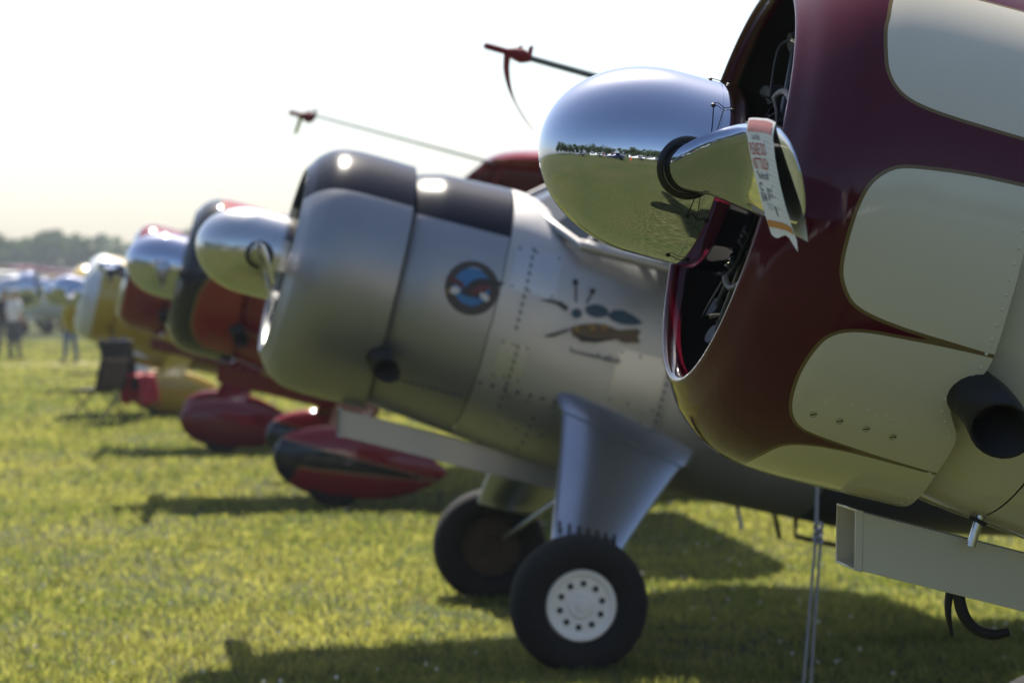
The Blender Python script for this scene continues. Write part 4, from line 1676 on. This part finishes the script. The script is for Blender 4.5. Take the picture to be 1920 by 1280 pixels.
def chair(label, loc, rz_, fabric, panel):
    root = thing("camp_chair", label, "chair", loc, rz_)
    fr = black
    for sx in (-1, 1):
        x = .27 * sx
        mesh("leg", *g_tube([(x, -.28, 0), (x * .95, .22, .46), (x * .95, .26, .62)], .013, 8), fr, root)
        mesh("leg", *g_tube([(x, .30, 0), (x * .95, -.22, .44)], .013, 8), fr, root)
        mesh("back_post", *g_tube([(x * .95, .18, .40), (x * .95, .36, 1.06)], .013, 8), fr, root)
        mesh("armrest", *g_box((x * 1.02, -.02, .64), (.06, .46, .025)), fr, root)
    V = []
    n = 9
    for i in range(n):
        for j in range(n):
            u, v = i / (n - 1), j / (n - 1)
            V.append(((u - .5) * .50, -.23 + .42 * v, .45 - .05 * math.sin(math.pi * u) * math.sin(math.pi * v)))
    s_ = mesh("seat", V, gridf(n, n), fabric, root)
    so = s_.modifiers.new("s", 'SOLIDIFY')
    so.thickness = .015
    for nm, v0, v1, mt in (("backrest", .02, .62, panel), ("head_panel", .64, 1.0, fabric)):
        V = []
        for i in range(n):
            for j in range(n):
                u, v = i / (n - 1), v0 + (v1 - v0) * j / (n - 1)
                V.append(((u - .5) * .50, .19 + .17 * v + .04 * math.sin(math.pi * u), .44 + .62 * v))
        b = mesh(nm, V, gridf(n, n), mt, root)
        so = b.modifiers.new("s", 'SOLIDIFY')
        so.thickness = .012
    return root


fab = bsdf("chair_fabric", (.03, .027, .028), .85)
pan = bsdf("chair_panel", (.09, .06, .045), .85)
chair("dark folding camp chair with brown back standing on the grass", (-5.25, 30.6, 0), R(238), fab, pan)
chair("dark folding camp chair behind the other, carrying a red jacket", (-4.90, 31.2, 0), R(150), fab, fab)


def draped(name, label, cat, mat, c, w, d, drop, rz_, thick=.02):
    """cloth lying over a chair with hanging ends"""
    root = thing(name, label, cat, c, rz_)
    n, m = 16, 22
    V = []
    for i in range(n):
        for j in range(m):
            u, v = i / (n - 1) - .5, j / (m - 1) * 2 - 1
            yy = d * math.tanh(v * 2.2)
            z = -drop * max(0, abs(v) - .35) ** 1.15 - .02 * math.sin(u * 9 + v * 3)
            V.append((u * w * (1 + .12 * math.sin(v * 4)), yy + .03 * math.sin(u * 11), z))
    o = mesh("cloth", V, gridf(n, m), mat, root)
    so = o.modifiers.new("s", 'SOLIDIFY')
    so.thickness = thick
    return root


draped("jacket", "bright red jacket draped over the arm of the rear camp chair", "jacket", bsdf("jacket_red", (.42, .012, .03), .7), (-4.76, 30.9, .62), .34, .17, .62, R(65))
draped("towel", "blue cloth hung over the back of the rear camp chair", "towel", bsdf("towel_blue", (.012, .06, .28), .8), (-5.08, 31.05, 1.06), .26, .05, .40, R(-30))

# ------------------------------------------------------------------ hazy air over the field
HZ = True
if HZ:
    V, Fc = g_box((0, 150, 13.5), (1300, 900, 29))
    hm = bpy.data.materials.new("haze_air")
    hm.use_nodes = True
    nt = hm.node_tree
    nt.nodes.clear()
    out = nt.nodes.new("ShaderNodeOutputMaterial")
    pv = nt.nodes.new("ShaderNodeVolumePrincipled")
    pv.inputs["Color"].default_value = (.78, .88, 1.0, 1)
    pv.inputs["Density"].default_value = .0005
    pv.inputs["Anisotropy"].default_value = .2
    nt.links.new(pv.outputs[0], out.inputs["Volume"])
    hz = mesh("haze", V, Fc, hm, None, False)
    tag(hz, "thin pale haze over the airfield", None, kind="stuff")
